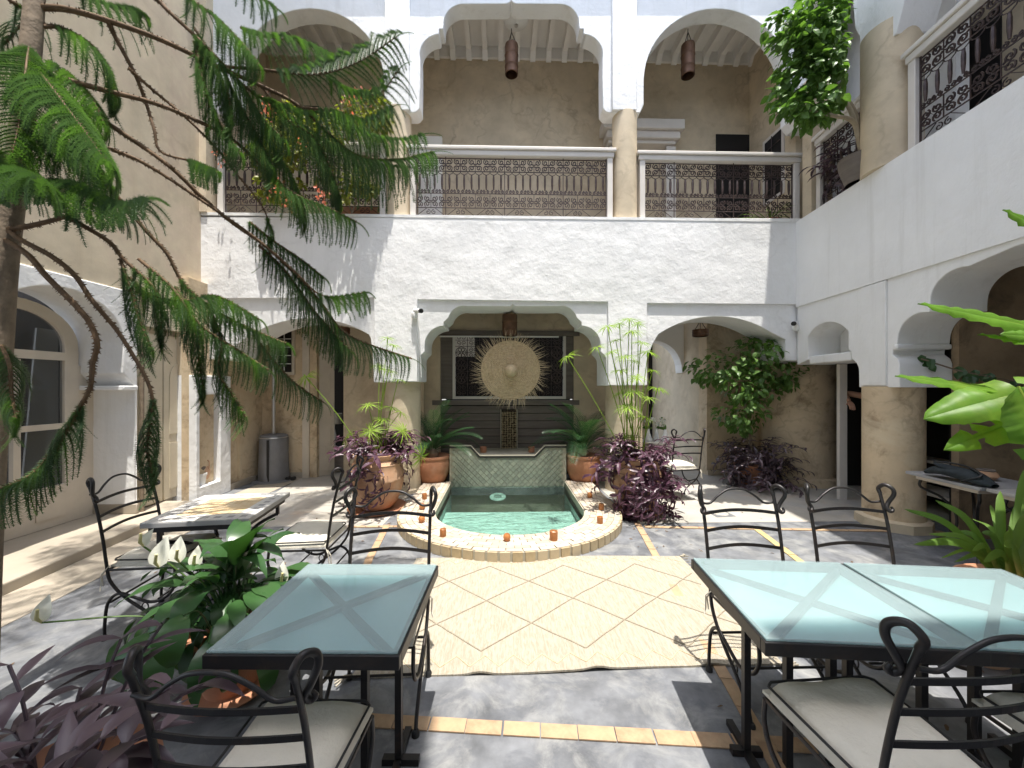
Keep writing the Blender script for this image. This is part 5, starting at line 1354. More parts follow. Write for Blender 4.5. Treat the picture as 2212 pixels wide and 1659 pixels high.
def limb(pts, f0, tl, sp=.034, r=.012, droop=1.0, light=0.0, spread=.9, hang=.55, world_pts=None, out=False, ends=True):
    P = spline([at_c(*p) for p in pts] if world_pts is None else world_pts, 8)
    k = len(P); o = part('branch', MB().tube(P, [r*(1-.62*i/k) for i in range(k)], 7), M['twig'], TR, 60, world=True)
    # short dry scales along the bare stem
    sc_ = MB()
    for i in range(k-1):
        for j in range(5):
            q_ = P[i].lerp(P[i+1], j/5); tg = (P[i+1]-P[i]).normalized(); a = RB_.uniform(0, 6.28); s1 = tg.orthogonal().normalized(); s2 = tg.cross(s1); rad = s1*cos(a)+s2*sin(a)
            rr = r*(1-.62*i/k); w_ = tg*.004; m0 = len(sc_.v); sc_.v += [q_+rad*rr*.7+w_, q_+rad*rr*.7-w_, q_+rad*(rr+.010)+tg*.006]; sc_.f.append((m0, m0+1, m0+2))
    part('bark_scales', sc_, M['twig'], o, world=True, kind='stuff')
    L_ = sum((P[i+1]-P[i]).length for i in range(k-1)); acc = 0; nxt = f0*L_; sgn = 1
    for i in range(k-1):
        seg = (P[i+1]-P[i]); l = seg.length
        while nxt < acc+l and nxt < L_*.995:
            q_ = P[i]+seg*((nxt-acc)/l); tg = seg.normalized(); side = tg.cross(UP)
            if side.length < .1: side = Vector((1, 0, 0))
            side.normalize(); g = max(0, (nxt/L_-f0)/(1-f0))
            env = min(1, .35+g*3)*(1-.62*g**2.2)
            for s_ in (-1, 1):
                d = (side*s_*spread*RB_.uniform(.9, 1.05)+tg*RB_.uniform(.55, .75)+Vector((0, 0, -hang*RB_.uniform(.55, .85)))).normalized()
                m_ = frame(UP, d, q_); sc = tl/.42*env*RB_.uniform(.92, 1.08)
                allT.append((m_ @ Matrix.Diagonal((1.1, sc, max(sc, .8), 1)), min(3, max(0, int(droop*1.8+RB_.uniform(-.3, .6)))), 1 if RB_.random() < light else 0, o, out, q_))
            nxt += sp*1.3*RB_.uniform(.92, 1.08)
        acc += l
    if ends: 
        tg = (P[-1]-P[-2]).normalized()
        allT.append((frame(UP, tg, P[-1]) @ Matrix.Diagonal((1, tl/.42*.35, .6, 1)), 0, 1 if light > 0 else 0, o, out, P[-1]))
    return o
limb([(80, 15, 2.05), (167, 25, 2.1), (333, 80, 2.25), (467, 143, 2.4), (567, 187, 2.5), (650, 232, 2.6), (760, 330, 2.7), (850, 345, 2.75), (935, 328, 2.8)], .62, .42, .026, .017, 1.3, .08, .8, .8)
limb([(467, 143, 2.4), (560, 150, 2.45), (680, 160, 2.5), (770, 135, 2.5), (858, 78, 2.5)], .3, .30, .026, .010, .7, .25, 1.0, .0)
limb([(650, 232, 2.6), (720, 240, 2.6), (790, 260, 2.6), (850, 230, 2.6)], .2, .28, .028, .009, 1.2, .35, .9, .4)
limb([(255, -60, 2.2), (340, 0, 2.3), (367, 27, 2.3), (427, 83, 2.35), (483, 140, 2.4), (520, 180, 2.45), (567, 253, 2.5), (612, 300, 2.5)], .38, .34, .028, .014, 1.3, .1, .8, .8)
limb([(340, -60, 2.3), (420, 5, 2.35), (470, 40, 2.4), (520, 90, 2.4), (560, 140, 2.4)], .25, .30, .03, .010, 1.2, .1, .9, .7)
limb([(520, 180, 2.45), (570, 215, 2.55), (630, 235, 2.6), (668, 245, 2.6)], .15, .22, .026, .008, .6, .9, 1.0, .2)
limb([(233, 47, 2.15), (253, 87, 2.2), (293, 163, 2.25), (317, 227, 2.3), (333, 280, 2.3), (348, 328, 2.3), (420, 350, 2.25), (472, 372, 2.2)], .80, .12, .02, .012, .7, .35, 1.0, .3)
limb([(143, 173, 2.05), (233, 197, 2.15), (333, 223, 2.25), (417, 257, 2.35), (500, 300, 2.45), (567, 360, 2.5), (633, 417, 2.55), (700, 445, 2.6), (770, 480, 2.65)], .62, .34, .027, .015, 1.3, .1, .85, .7)
limb([(277, 147, 2.2), (333, 197, 2.3), (397, 250, 2.35), (467, 320, 2.45), (517, 383, 2.5), (567, 447, 2.55), (590, 510, 2.6)], .9, .16, .03, .009, 1.2, .1)
limb([(60, 160, 2.0), (127, 207, 2.1), (200, 247, 2.15), (283, 300, 2.25), (367, 360, 2.3), (433, 423, 2.4), (500, 480, 2.5), (567, 527, 2.6), (620, 575, 2.65), (690, 650, 2.7), (740, 715, 2.75), (800, 745, 2.8), (890, 775, 2.85)], .60, .36, .027, .016, 1.35, .06, .8, .9)
limb([(233, 320, 2.1), (300, 347, 2.2), (367, 387, 2.3), (450, 443, 2.4), (533, 500, 2.5), (590, 545, 2.55), (640, 590, 2.6), (700, 640, 2.65), (790, 632, 2.65)], .80, .2, .03, .011, .9, .6, .9, .3)
limb([(50, 250, 1.98), (133, 307, 2.05), (200, 370, 2.1), (267, 440, 2.2), (317, 500, 2.25), (360, 547, 2.3), (395, 610, 2.35), (450, 660, 2.4), (520, 700, 2.4), (600, 735, 2.45), (618, 742, 2.45)], .58, .26, .026, .014, 1.2, .25, .85, .7)
limb([(450, 660, 2.4), (480, 740, 2.35), (470, 800, 2.3), (500, 850, 2.3), (530, 900, 2.3)], .1, .24, .026, .010, 1.3, .4, .85, .8)
limb([(560, 740, 2.75), (600, 790, 2.8), (640, 830, 2.85), (700, 870, 2.9)], .0, .30, .034, .010, 1.3, .05, .8, .8)
limb([(143, 467, 1.95), (233, 520, 2.05), (267, 560, 2.1), (330, 620, 2.15), (350, 680, 2.2), (345, 730, 2.2)], .45, .26, .028, .012, 1.3, .1, .9, .8)
limb([(0, 499, 1.97), (70, 487, 1.93), (143, 467, 1.92), (155, 455, 1.92)], .97, .1, .05, .015, 1, 0, ends=False)
limb([(20, 500, 1.95), (50, 521, 1.9), (110, 553, 1.85), (160, 593, 1.85), (200, 650, 1.85), (250, 710, 1.9), (283, 760, 1.9), (317, 820, 1.9), (330, 870, 1.9), (322, 920, 1.9), (318, 970, 1.9), (330, 1030, 1.9)], .76, .24, .024, .013, 1.3, .0, 1.0, .45)
limb([(15, 520, 1.95), (63, 553, 1.85), (100, 596, 1.8), (160, 656, 1.78), (193, 696, 1.78), (210, 743, 1.78), (200, 786, 1.78), (195, 836, 1.78), (172, 880, 1.78), (140, 935, 1.78), (107, 985, 1.75), (60, 1030, 1.7), (-10, 1060, 1.65)], .72, .24, .022, .014, 1.3, .12, 1.0, .45)
# dense near fronds round the trunk
limb([(62, 100, 2.0), (52, 180, 1.82), (42, 260, 1.72), (27, 330, 1.65)], .02, .38, .018, .005, .8, .35, 1.1, .15)
limb([(66, 130, 2.0), (120, 200, 1.85), (180, 280, 1.75), (230, 350, 1.65)], .05, .30, .02, .006, .9, .3, 1.0, .3)
limb([(30, 400, 1.98), (100, 395, 1.85), (180, 400, 1.75), (260, 440, 1.7), (320, 430, 1.7)], .02, .26, .018, .006, .7, .2, 1.0, .3)
limb([(0, 330, 1.9), (30, 360, 1.7), (70, 380, 1.55), (85, 390, 1.5)], .0, .22, .018, .005, .6, .7, 1.1, .1)
limb([(70, 60, 2.03), (130, 60, 2.1), (200, 100, 2.15), (240, 160, 2.2), (250, 210, 2.2)], .2, .32, .024, .012, 1.1, .2, .9, .7)
limb([(20, 0, 2.1), (60, 30, 2.2), (30, 70, 2.25), (10, 95, 2.25)], .1, .25, .03, .01, 1.0, .1)
limb([(160, -30, 2.2), (230, 10, 2.25), (290, 20, 2.3), (310, 30, 2.3)], .1, .26, .026, .010, .9, .1, .9, .5)
limb([(0, 740, 1.95), (20, 790, 1.85), (25, 850, 1.8), (35, 905, 1.75)], .0, .2, .02, .010, 1.2, .3, 1.0, .5)
limb([(480, -80, 2.5), (560, -10, 2.55), (600, 20, 2.6)], .3, .25, .035, .010, 1.0, .1, .9, .6)
limb([(30, 300, 2.0), (110, 300, 1.95), (180, 330, 1.9), (240, 400, 1.9)], .1, .30, .022, .006, .9, .3, 1.0, .4)
limb([(60, 180, 2.05), (130, 150, 2.1), (190, 200, 2.1), (225, 270, 2.1)], .1, .30, .022, .007, .9, .5, 1.0, .5)
limb([(567, 187, 2.55), (620, 260, 2.6), (680, 300, 2.65), (720, 380, 2.65), (735, 430, 2.65)], .1, .40, .026, .010, 1.35, .05, .9, .9)
limb([(600, 230, 2.7), (700, 300, 2.8), (800, 350, 2.85), (880, 360, 2.85)], .1, .38, .028, .009, 1.3, .1, .9, .8)
limb([(480, 150, 2.45), (520, 230, 2.5), (560, 300, 2.5), (590, 360, 2.5)], .1, .34, .026, .010, 1.3, .05, .9, .8)
limb([(560, 530, 2.62), (620, 590, 2.65), (670, 660, 2.68), (720, 720, 2.7), (760, 760, 2.7)], .05, .36, .025, .010, 1.35, .03, .9, .9)
limb([(280, 600, 2.15), (330, 640, 2.2), (400, 650, 2.25), (470, 640, 2.3), (560, 690, 2.35)], .05, .28, .024, .010, 1.1, .3, .95, .5)
limb([(260, 560, 2.1), (280, 620, 2.1), (300, 690, 2.1), (330, 760, 2.1)], .1, .22, .026, .008, 1.3, .1, .9, .8)
limb([(420, 60, 2.4), (460, 130, 2.4), (490, 200, 2.4), (500, 260, 2.4)], .1, .30, .026, .008, 1.3, .05, .9, .8)
limb([(700, 160, 2.6), (760, 200, 2.65), (820, 200, 2.65), (862, 150, 2.6)], .05, .28, .028, .008, .8, .35, 1.0, .2)
limb([(640, 235, 2.7), (720, 250, 2.8), (800, 290, 2.9), (870, 300, 2.9), (915, 290, 2.9)], .05, .40, .028, .009, 1.1, .2, .9, .6)
limb([(540, 480, 2.7), (590, 520, 2.7), (650, 560, 2.7), (700, 600, 2.7)], .0, .34, .026, .009, 1.3, .1, .9, .9)
limb([(380, 620, 2.3), (420, 700, 2.3), (430, 780, 2.3), (440, 850, 2.3)], .0, .26, .026, .009, 1.2, .3, .9, .7)
limb([(300, 560, 2.2), (370, 620, 2.2), (430, 700, 2.25), (520, 760, 2.3), (580, 800, 2.35)], .1, .28, .026, .010, 1.2, .2, .9, .7)
limb([(420, 90, 2.35), (440, 180, 2.35), (470, 260, 2.4), (520, 330, 2.4)], .15, .30, .028, .009, 1.2, .1, .9, .7)
limb([(520, 60, 2.5), (580, 80, 2.5), (650, 90, 2.55), (720, 120, 2.6)], .05, .28, .028, .008, .9, .3, 1.0, .5)
limb([(560, 260, 2.55), (600, 330, 2.6), (640, 400, 2.65), (660, 470, 2.65)], .05, .32, .028, .008, 1.2, .3, .9, .8)
# crown high above the frame: its shade falls on the facade and tables
for k in range(11):
    x0 = RB_.uniform(-3.3, -2.2); p0 = Vector((x0, RB_.uniform(3.6, 4.3), RB_.uniform(7.4, 8.6)))
    p1 = p0+Vector((RB_.uniform(.2, .8), RB_.uniform(.5, .9), RB_.uniform(-.5, 0)))
    limb(None, .0, .45, .05, .012, 1.3, 0, world_pts=[Vector((-2.35, 2.6, 7.8)), p0, p0.lerp(p1, .5)+Vector((0, 0, .1)), p1], out=True)
for k in range(22):
    p0 = Vector((RB_.uniform(-4.0, -1.9), RB_.uniform(1.2, 3.9), RB_.uniform(6.2, 8.0)))
    p1 = p0+Vector((RB_.uniform(.4, .9), RB_.uniform(-.4, .5), -.3))
    limb(None, .3, .42, .06, .012, 1.3, 0, world_pts=[Vector((-2.35, 2.6, 7.4)), p0, p1], out=True)
vis = [a for a in allT if not a[4]]
vis.sort(key=lambda a: (a[5]-Vector((0, 0, EYE))).length)
step_ = max(1, len(vis)/290)
pick = set(int(i*step_) for i in range(290)); fol = [MB(), MB()]
for i, a in enumerate(vis):
    if i in pick: inst('twig', TWm[a[2]][a[1]], a[3], XF[TR.name].inverted() @ a[0])
    else: fol[a[2]].join(TW[a[1]], a[0])
for a in allT:
    if a[4]: fol[0].join(TW[a[1]], a[0])
for f_, mn in zip(fol, ('needle', 'needle_light')): part('foliage', f_, M[mn], TR, world=True, kind='stuff')
print('twigs', len(allT), 'visible', len(vis))

# ---- broad-leaved crowns
def leafmesh(L, Wd, m, droop=.4, fold=.2, segs=3, a=.7, name='leaf'):
    return MB().leaf(Matrix.Identity(4), L, Wd, segs, droop, fold, a).mesh(name, m)
def crown(parent, blobs, nleaf, L, Wd, m, maxobj=290, seed=1, orient='out', name='leaf', stuffname='foliage', keep=None):
    """blobs: (centre, radii, weight) in world; leaves on shells and inside"""
    R = random.Random(seed); me = leafmesh(L, Wd, m); src = MB().leaf(Matrix.Identity(4), L, Wd, 3, .4, .2, .7)
    tot = sum(b_[2] for b_ in blobs); out_ = []
    for (c_, rd, w_) in blobs:
        c_ = Vector(c_)
        sub = [(Vector((R.gauss(0, .5), R.gauss(0, .5), R.gauss(0, .5)))) for _ in range(int(6+w_*5))]
        for _ in range(int(nleaf*w_/tot)):
            s_ = R.choice(sub); v = s_+Vector((R.gauss(0, .24), R.gauss(0, .24), R.gauss(0, .24)))
            if v.length > 1.05: v = v.normalized()*R.uniform(.8, 1.05)
            p = c_+Vector((v.x*rd[0], v.y*rd[1], v.z*rd[2]))
            if keep and not keep(p): continue
            d = (v.normalized()*.7+Vector((R.uniform(-1, 1), R.uniform(-1, 1), R.uniform(-1.1, .3)))*.8).normalized()
            n_ = (UP*.8+Vector((R.uniform(-1, 1), R.uniform(-1.2, .6), R.uniform(-.2, .6)))*.7)
            out_.append((p, frame(n_, d, p) @ Matrix.Diagonal((1, 1, 1, 1)) @ Matrix.Scale(R.uniform(.7, 1.15), 4)))
    out_.sort(key=lambda a: a[0].y)
    inv = XF[parent.name].inverted(); st_ = MB()
    for i, (p, m_) in enumerate(out_):
        if i < maxobj: inst(name, me, parent, inv @ m_)
        else: st_.join(src, m_)
    if st_.v: part(stuffname, st_, m, parent, world=True, kind='stuff')
    return out_
# leafy potted tree before the rounded pier
bp_ = at_z(1622, 1046, 0)
t = thing('leafy_tree', 'leafy potted tree standing before the rounded corner pier in the lower right arch', 'tree', (bp_.x, bp_.y, 0))
by = bp_.y
q = lambda px, py, dy=0: at_y(px, py, by+dy)
tk = [Vector((bp_.x, by, .1)), q(1622, 960), q(1610, 890), q(1618, 840)]
part('trunk', MB().tube(spline(tk, 5), [.035, .033, .03, .028, .026, .025, .024, .023, .022, .02, .02, .02, .018, .016, .014, .014][:16], 8), M['bark'], t, 60, world=True)
for tgt in ((1540, 790), (1600, 760), (1670, 780), (1690, 840), (1570, 850)):
    part('branch', MB().tube(spline([q(1615, 880), q((1615+tgt[0])/2, (860+tgt[1])/2), q(*tgt)], 4), .01, 5), M['bark'], t, 60, world=True)
crown(t, [(q(1555, 785), (.55, .4, .36), 1.2), (q(1640, 770, -.1), (.55, .42, .32), 1.6), (q(1625, 830, -.15), (.6, .42, .36), 2.0), (q(1690, 805, -.1), (.30, .35, .38), .9), (q(1600, 890, -.15), (.42, .34, .26), 1.1), (q(1612, 920, -.1), (.22, .2, .12), .3), (q(1640, 745, -.05), (.32, .25, .14), .4), (q(1520, 800), (.2, .2, .3), .3)], 1250, .12, .078, M['leaf_mid'], seed=3)
part('pot', MB().lathe([(.16, 0), (.22, .16), (.25, .34), (.22, .34), (.001, .31)], 24, (bp_.x, by+.02, 0), cap=False), M['terracotta'], t, 40, world=True)
# balcony tree in the right wing
bc = at_c(1835, 290, 4.72)
t = thing('balcony_tree', 'bushy green tree leaning out over the shaded balcony railing at upper right', 'tree', (bc.x+.15, bc.y, ZF))
q4 = lambda px, py, c_=4.65: at_c(px, py, c_)
for pts in ([(1862, 330, 4.75), (1838, 240, 4.7), (1800, 175, 4.65), (1790, 100, 4.6)], [(1862, 330, 4.8), (1850, 250, 4.75), (1812, 190, 4.7), (1760, 120, 4.6)], [(1862, 330, 4.8), (1845, 265, 4.7), (1800, 250, 4.6), (1750, 240, 4.5)]):
    part('trunk', MB().tube(spline([at_c(*p) for p in pts], 5), [.032-.0012*i for i in range(16)], 8), M['bark_pale'], t, 60, world=True)
crown(t, [(q4(1800, 30), (.50, .35, .42), 1.6), (q4(1825, 110, 4.6), (.38, .35, .42), 1.6), (q4(1765, 90), (.36, .3, .34), 1.1), (q4(1735, 150), (.26, .25, .26), .7), (q4(1760, 225), (.32, .26, .22), .8), (q4(1730, 245), (.30, .25, .16), .6), (q4(1695, 55, 4.7), (.22, .2, .14), .35), (q4(1845, 170, 4.5), (.18, .25, .28), .5), (q4(1790, 190), (.3, .3, .22), .6), (q4(1760, 30), (.4, .3, .35), 1.2), (q4(1715, 110), (.26, .25, .26), .7), (q4(1700, 200), (.22, .2, .2), .4)], 2300, .125, .075, M['leaf_mid'], seed=5, keep=lambda p: ((p.x)/p.y) < .925)
part('pot', MB().lathe([(.16, 0), (.22, .2), (.24, .32), (.2, .32), (.001, .29)], 24, (bc.x+.25, bc.y+.1, ZF), cap=False), M['woodpanel'], t, 40, world=True)
# bougainvillea on the left gallery railing
yb = 5.62
qb = lambda px, py, dy=0: at_y(px, py, yb+dy)
t = thing('bougainvillea', 'sunlit orange flowering climber over the left gallery railing behind conifer fronds', 'climbing plant', (qb(700, 440).x, yb, ZF))
for pts in ([(760, 460), (740, 400), (700, 330), (620, 280)], [(760, 460), (790, 380), (800, 300), (790, 230)], [(700, 460), (640, 420), (580, 400), (540, 330)]):
    part('branch', MB().tube(spline([qb(x, y, .1) for x, y in pts], 5), .012, 5), M['bark'], t, 60, world=True)
crown(t, [(qb(790, 255), (.40, .2, .34), 1.6), (qb(700, 290), (.5, .2, .3), 1.2), (qb(625, 270), (.36, .2, .3), .9), (qb(640, 330), (.4, .2, .25), .9), (qb(740, 400), (.5, .2, .3), 1.4), (qb(580, 330), (.3, .15, .4), .5), (qb(600, 410), (.4, .15, .2), .5)], 3200, .075, .055, mat('sunlit_leaf', (.16, .20, .035), .45, rnd=(.7, (.34, .30, .06)), trans=.4), maxobj=120, seed=8)
fm = MB(); R = random.Random(6)
for (x, y, n_) in ((575, 235, 26), (600, 400, 30), (622, 430, 26), (695, 415, 26), (480, 345, 10), (745, 220, 18), (790, 210, 14), (650, 300, 12), (585, 220, 12)):
    for _ in range(n_):
        p = qb(x+R.gauss(0, 9), y+R.gauss(0, 12), -.12+R.uniform(-.1, .1)); fm.leaf(frame((R.uniform(-1, 1), -1, R.uniform(-1, 1)), Vector((R.uniform(-1, 1), R.uniform(-1, 1), R.uniform(-1, 1))), p), .05, .05, 2, .3)
part('bracts', fm, M['flower_o'], t, world=True, kind='stuff')
pb = qb(790, 462, .3); part('planter', MB().box((pb.x-.5, F+.25, ZF), (pb.x+.35, F+.5, ZF+.25)), M['terracotta'], t, world=True)

# ---- papyrus and purple-heart pots
def shoot_mb(L, nl, ll, lw, seed, lean=.5):
    R = random.Random(seed); mb = MB(); P = spline([Vector((0, 0, 0)), Vector((0, L*.45*lean, L*.4)), Vector((R.uniform(-.1, .1)*L, L*.85*lean, L*.75)), Vector((R.uniform(-.15, .15)*L, L*1.25*lean, L*.85))], 5)
    mb.tube(P, .0035, 4); k = len(P)
    for i in range(nl):
        f_ = .25+.75*i/(nl-1); q_ = P[min(k-1, int(f_*(k-1)))]; a = i*2.4+R.uniform(-.4, .4)
        d = Vector((cos(a), sin(a)*.9, R.uniform(.25, .9))); mb.leaf(frame(UP, d, q_), ll*R.uniform(.75, 1.15), lw, 4, .7, .45, .8)
    return mb
SH = [shoot_mb(.26, 9, .135, .038, k, .5+.2*k) for k in range(4)]
SHm = [s_.mesh('shoot', M['purple']) for s_ in SH]
SHg = [s_.mesh('shoot', M['purple_grey']) for s_ in SH]
def purple(parent, c_, rx, ry, n_, z0, meshes, seed, down=.3, sc=(.7, 1.25), zr_=0.1, minup=-.9):
    R = random.Random(seed); inv = XF[parent.name].inverted()
    for i in range(n_):
        a = R.uniform(0, 2*pi); r_ = sqrt(R.random()); p = Vector((c_[0]+rx*r_*cos(a), c_[1]+ry*r_*sin(a), z0+R.uniform(-zr_, zr_)))
        tilt = R.uniform(-.1, 1)*1.1*r_ if R.random() > down else R.uniform(1.2, 2.2)
        m_ = Matrix.Translation(p) @ Matrix.Rotation(a-pi/2+R.uniform(-.5, .5), 4, 'Z') @ Matrix.Rotation(-tilt, 4, 'X') @ Matrix.Scale(R.uniform(*sc), 4)
        inst('shoot', R.choice(meshes), parent, inv @ m_)
def umbel_mb(seed, n_=24, L=.21):
    R = random.Random(seed); mb = MB()
    for i in range(n_):
        a = 2*pi*i/n_+R.uniform(-.1, .1); d = Vector((cos(a), sin(a), R.uniform(.0, .55)))
        mb.leaf(frame(UP, d, (0, 0, 0)), L*R.uniform(.75, 1.15), .014, 3, .55, .2, .6)
    return mb
def papyrus(parent, base, stems, seed):
    R = random.Random(seed); inv = XF[parent.name].inverted()
    um = [umbel_mb(seed*7+k).mesh('umbel', M['papyrus']) for k in range(3)]
    for (tip, r_) in stems:
        tip = Vector(tip); b_ = Vector(base)+Vector((R.uniform(-.11, .11), R.uniform(-.09, .09), 0)); mid = b_.lerp(tip, .5)+Vector((R.uniform(-.02, .02), 0, .06))
        s_ = part('stalk', MB().tube(spline([b_, mid, tip], 5), r_, 5), M['papyrus'], parent, 60, world=True)
        d = (tip-mid).normalized()
        inst('umbel', R.choice(um), s_, inv @ frame(Vector((R.uniform(-1, 1), -.6, .2)), Vector((0, 1, 0)), tip) @ Matrix.Identity(4) if False else inv @ (Matrix.Translation(tip) @ UP.rotation_difference(d).to_matrix().to_4x4() @ Matrix.Rotation(R.uniform(0, 6), 4, 'Z') @ Matrix.Scale(R.uniform(.75, 1.15), 4)))
pl_ = at_z(810, 1100, .04)
t = thing('papyrus_pot', 'large banded terracotta jar with papyrus and purple trailing leaves, left of the pool', 'potted plant', (pl_.x, pl_.y+.1, 0), 0, 'papyrus pots flanking the pool')
c_ = Vector((pl_.x, pl_.y+.1, 0))
prj = [(.20, .05), (.26, .12), (.33, .32), (.345, .42), (.35, .43), (.345, .45), (.335, .55), (.32, .62), (.325, .635), (.31, .65), (.28, .70), (.30, .73), (.31, .76), (.28, .76), (.26, .70), (.001, .68)]
part('jar', MB().lathe(prj, 40, cap=False), M['terracotta_old'], t, 45)
part('saucer', MB().lathe([(.001, .02), (.30, .0), (.38, .05), (.37, .06), (.29, .03), (.001, .03)], 36, cap=False), M['terracotta'], t, 40)
purple(t, c_, .22, .2, 58, .76, SHm, 21, .22, (.8, 1.4), .02)
purple(t, c_+Vector((-.02, -.30, 0)), .12, .05, 14, .55, SHm, 22, .8, (.6, 1.0), .12)
Yp = c_.y
papyrus(t, c_+Vector((0, 0, .70)), [(at_y(x, y, Yp+dy), .0055) for x, y, dy in ((662, 815, -.1), (838, 730, .1), (850, 745, 0), (840, 800, -.1), (795, 875, -.2), (800, 930, -.25), (750, 945, -.1), (845, 880, .1), (865, 890, .1), (910, 985, -.2), (870, 930, -.1), (820, 790, .2), (860, 820, .15), (828, 905, 0))], 31)
pr_ = at_z(1382, 1108, .03)
t = thing('papyrus_pot', 'tall papyrus clump rising from a mound of purple leaves, right of the pool', 'potted plant', (pr_.x, pr_.y+.1, 0), 0, 'papyrus pots flanking the pool')
c_ = Vector((pr_.x, pr_.y+.1, 0)); Yp = c_.y
part('jar', MB().lathe([(x*.9, z*.95) for x, z in prj], 40, cap=False), M['terracotta_old'], t, 45)
part('saucer', MB().lathe([(.001, .02), (.25, .0), (.32, .05), (.31, .06), (.25, .03), (.001, .03)], 36, cap=False), M['terracotta'], t, 40)
purple(t, c_, .22, .2, 64, .70, SHm, 41, .3, (.8, 1.4), .04)
purple(t, c_+Vector((0, -.22, 0)), .24, .14, 66, .48, SHm, 42, .75, (.7, 1.2), .2)
purple(t, c_+Vector((.08, -.2, 0)), .28, .14, 26, .28, SHm, 43, .8, (.6, 1.0), .12)
papyrus(t, c_+Vector((-.05, 0, .68)), [(at_y(x, y, Yp+dy), .0055) for x, y, dy in ((1225, 770, -.1), (1312, 705, 0), (1290, 750, -.1), (1320, 760, -.15), (1338, 700, .1), (1360, 690, 0), (1365, 715, -.1), (1350, 770, -.2), (1385, 740, .1), (1400, 760, 0), (1340, 800, -.1), (1375, 815, -.25), (1365, 845, -.2), (1400, 860, -.2), (1355, 880, -.25), (1335, 850, 0), (1390, 900, -.1), (1420, 840, 0), (1370, 780, .1), (1330, 735, .1), (1410, 800, .1), (1378, 700, .2))], 32)
# purple bush under the leafy tree
t = thing('purple_bush', 'dusky purple bush at the foot of the leafy potted tree in the shade', 'shrub', (bp_.x, bp_.y-.05, 0))
purple(t, Vector((bp_.x, bp_.y-.1, 0)), .28, .2, 80, .38, SHg, 51, .35, (.8, 1.35), .28)
purple(t, Vector((bp_.x, bp_.y-.15, 0)), .30, .2, 45, .16, SHg, 52, .4, (.8, 1.35), .1)
# balcony plants behind the railings
pz_ = RW.p3(.62, ZF, .45)
t = thing('balcony_purple_plant', 'purple trailing plant seen through the shaded balcony railing at upper right', 'potted plant', pz_)
part('pot', MB().lathe([(.12, 0), (.17, .25), (.18, .3), (.15, .3), (.001, .27)], 20, cap=False), M['terracotta'], t, 40)
purple(t, pz_+Vector((0, -.05, 0)), .2, .2, 26, ZF+.42, SHg, 61, .3, (1.0, 1.6), .15)
pg = at_y(1662, 470, F+.36)
t = thing('balcony_grass_pot', 'spiky green grass in a pot behind the short gallery railing near the corner', 'potted plant', (pg.x, pg.y, ZF))
part('pot', MB().lathe([(.10, 0), (.14, .16), (.12, .16), (.001, .14)], 20, cap=False), M['terracotta'], t, 40)
R = random.Random(12)
for k in range(46):
    a = R.uniform(0, 6.28); el = R.uniform(.3, 1.3); d = Vector((cos(a)*cos(el)*1.2, .5*sin(a)*cos(el), sin(el)))
    part('blade', MB().leaf(frame(UP, d, (.05*cos(a), .05*sin(a), .15)), R.uniform(.3, .6), .02, 5, R.uniform(.6, 1.6), .3), M['strap'], t)

# ---- cycads in terracotta pots
def frond_mb(L, droop, seed):
    R = random.Random(seed); mb = MB(); n = 14; p = Vector((0, 0, 0)); pts = [p.copy()]
    for i in range(n):
        a = -.25+droop*(i/n); p = p+Vector((0, cos(a), -sin(a)))*L/n; pts.append(p.copy())
    mb.tube(pts, [.006*(1-.7*i/n) for i in range(n+1)], 4, caps=False)
    k = int(L/.022)
    for i in range(k):
        f_ = (.12+.88*i/k)*n; a = min(n-1, int(f_)); q_ = pts[a].lerp(pts[a+1], f_-a); tg = (pts[a+1]-pts[a]).normalized(); s1 = tg.cross(UP).normalized(); nn_ = s1.cross(tg)
        g = i/k; ll = .155*max(0, sin(pi*min(1, .18+.78*g)))**.7
        for s_ in (-1, 1):
            d = (s1*s_+tg*.75+nn_*(.25)).normalized(); w_ = tg*.0034; e = q_+d*ll+Vector((0, 0, -.012)); m_ = q_+d*ll*.5+nn_*.006
            m0 = len(mb.v); mb.v += [q_+w_*.7, q_-w_*.7, m_-w_, m_+w_, e]; mb.f += [(m0, m0+1, m0+2, m0+3), (m0+3, m0+2, m0+4)]
    return mb
FR = [frond_mb(.78, dr_, k).mesh('frond', M['cycad']) for k, dr_ in enumerate((.8, 1.3, 1.7))]
def cycad(label, x, y, seed):
    t = thing('cycad_pot', label, 'potted plant', (x, y, 0), 0, 'cycads in round terracotta pots')
    part('pot', MB().lathe([(.15, .05), (.21, .1), (.275, .26), (.285, .40), (.27, .47), (.285, .49), (.28, .52), (.25, .52), (.001, .47)], 36, cap=False), M['terracotta'], t, 45)
    part('saucer', MB().lathe([(.001, .015), (.20, 0), (.25, .045), (.24, .055), (.19, .03), (.001, .03)], 30, cap=False), M['terracotta'], t, 40)
    part('stem', MB().lathe([(.09, .46), (.10, .56), (.05, .63)], 12), M['bark'], t, 40)
    R = random.Random(seed)
    for k in range(34):
        a = k*2.4+R.uniform(-.2, .2); tilt = .15+1.25*((k % 10)/9)**.8*R.uniform(.7, 1.1); f_ = R.choice(FR if tilt < .9 else FR[1:])
        sc = R.uniform(.95, 1.32)
        m_ = Matrix.Translation((.03*cos(a), .03*sin(a), .60)) @ Matrix.Rotation(a-pi/2, 4, 'Z') @ Matrix.Rotation(pi/2-tilt-.1, 4, 'X') @ Matrix.Rotation(R.uniform(-.3, .3), 4, 'Y') @ Matrix.Scale(sc, 4)
        inst('frond', f_, t, m_)
cycad('cycad in a round terracotta pot at the left end of the tiled pool wall', -1.15, 6.33, 1)
cycad('cycad in a round terracotta pot at the right end of the tiled pool wall', 1.36, 6.33, 5)

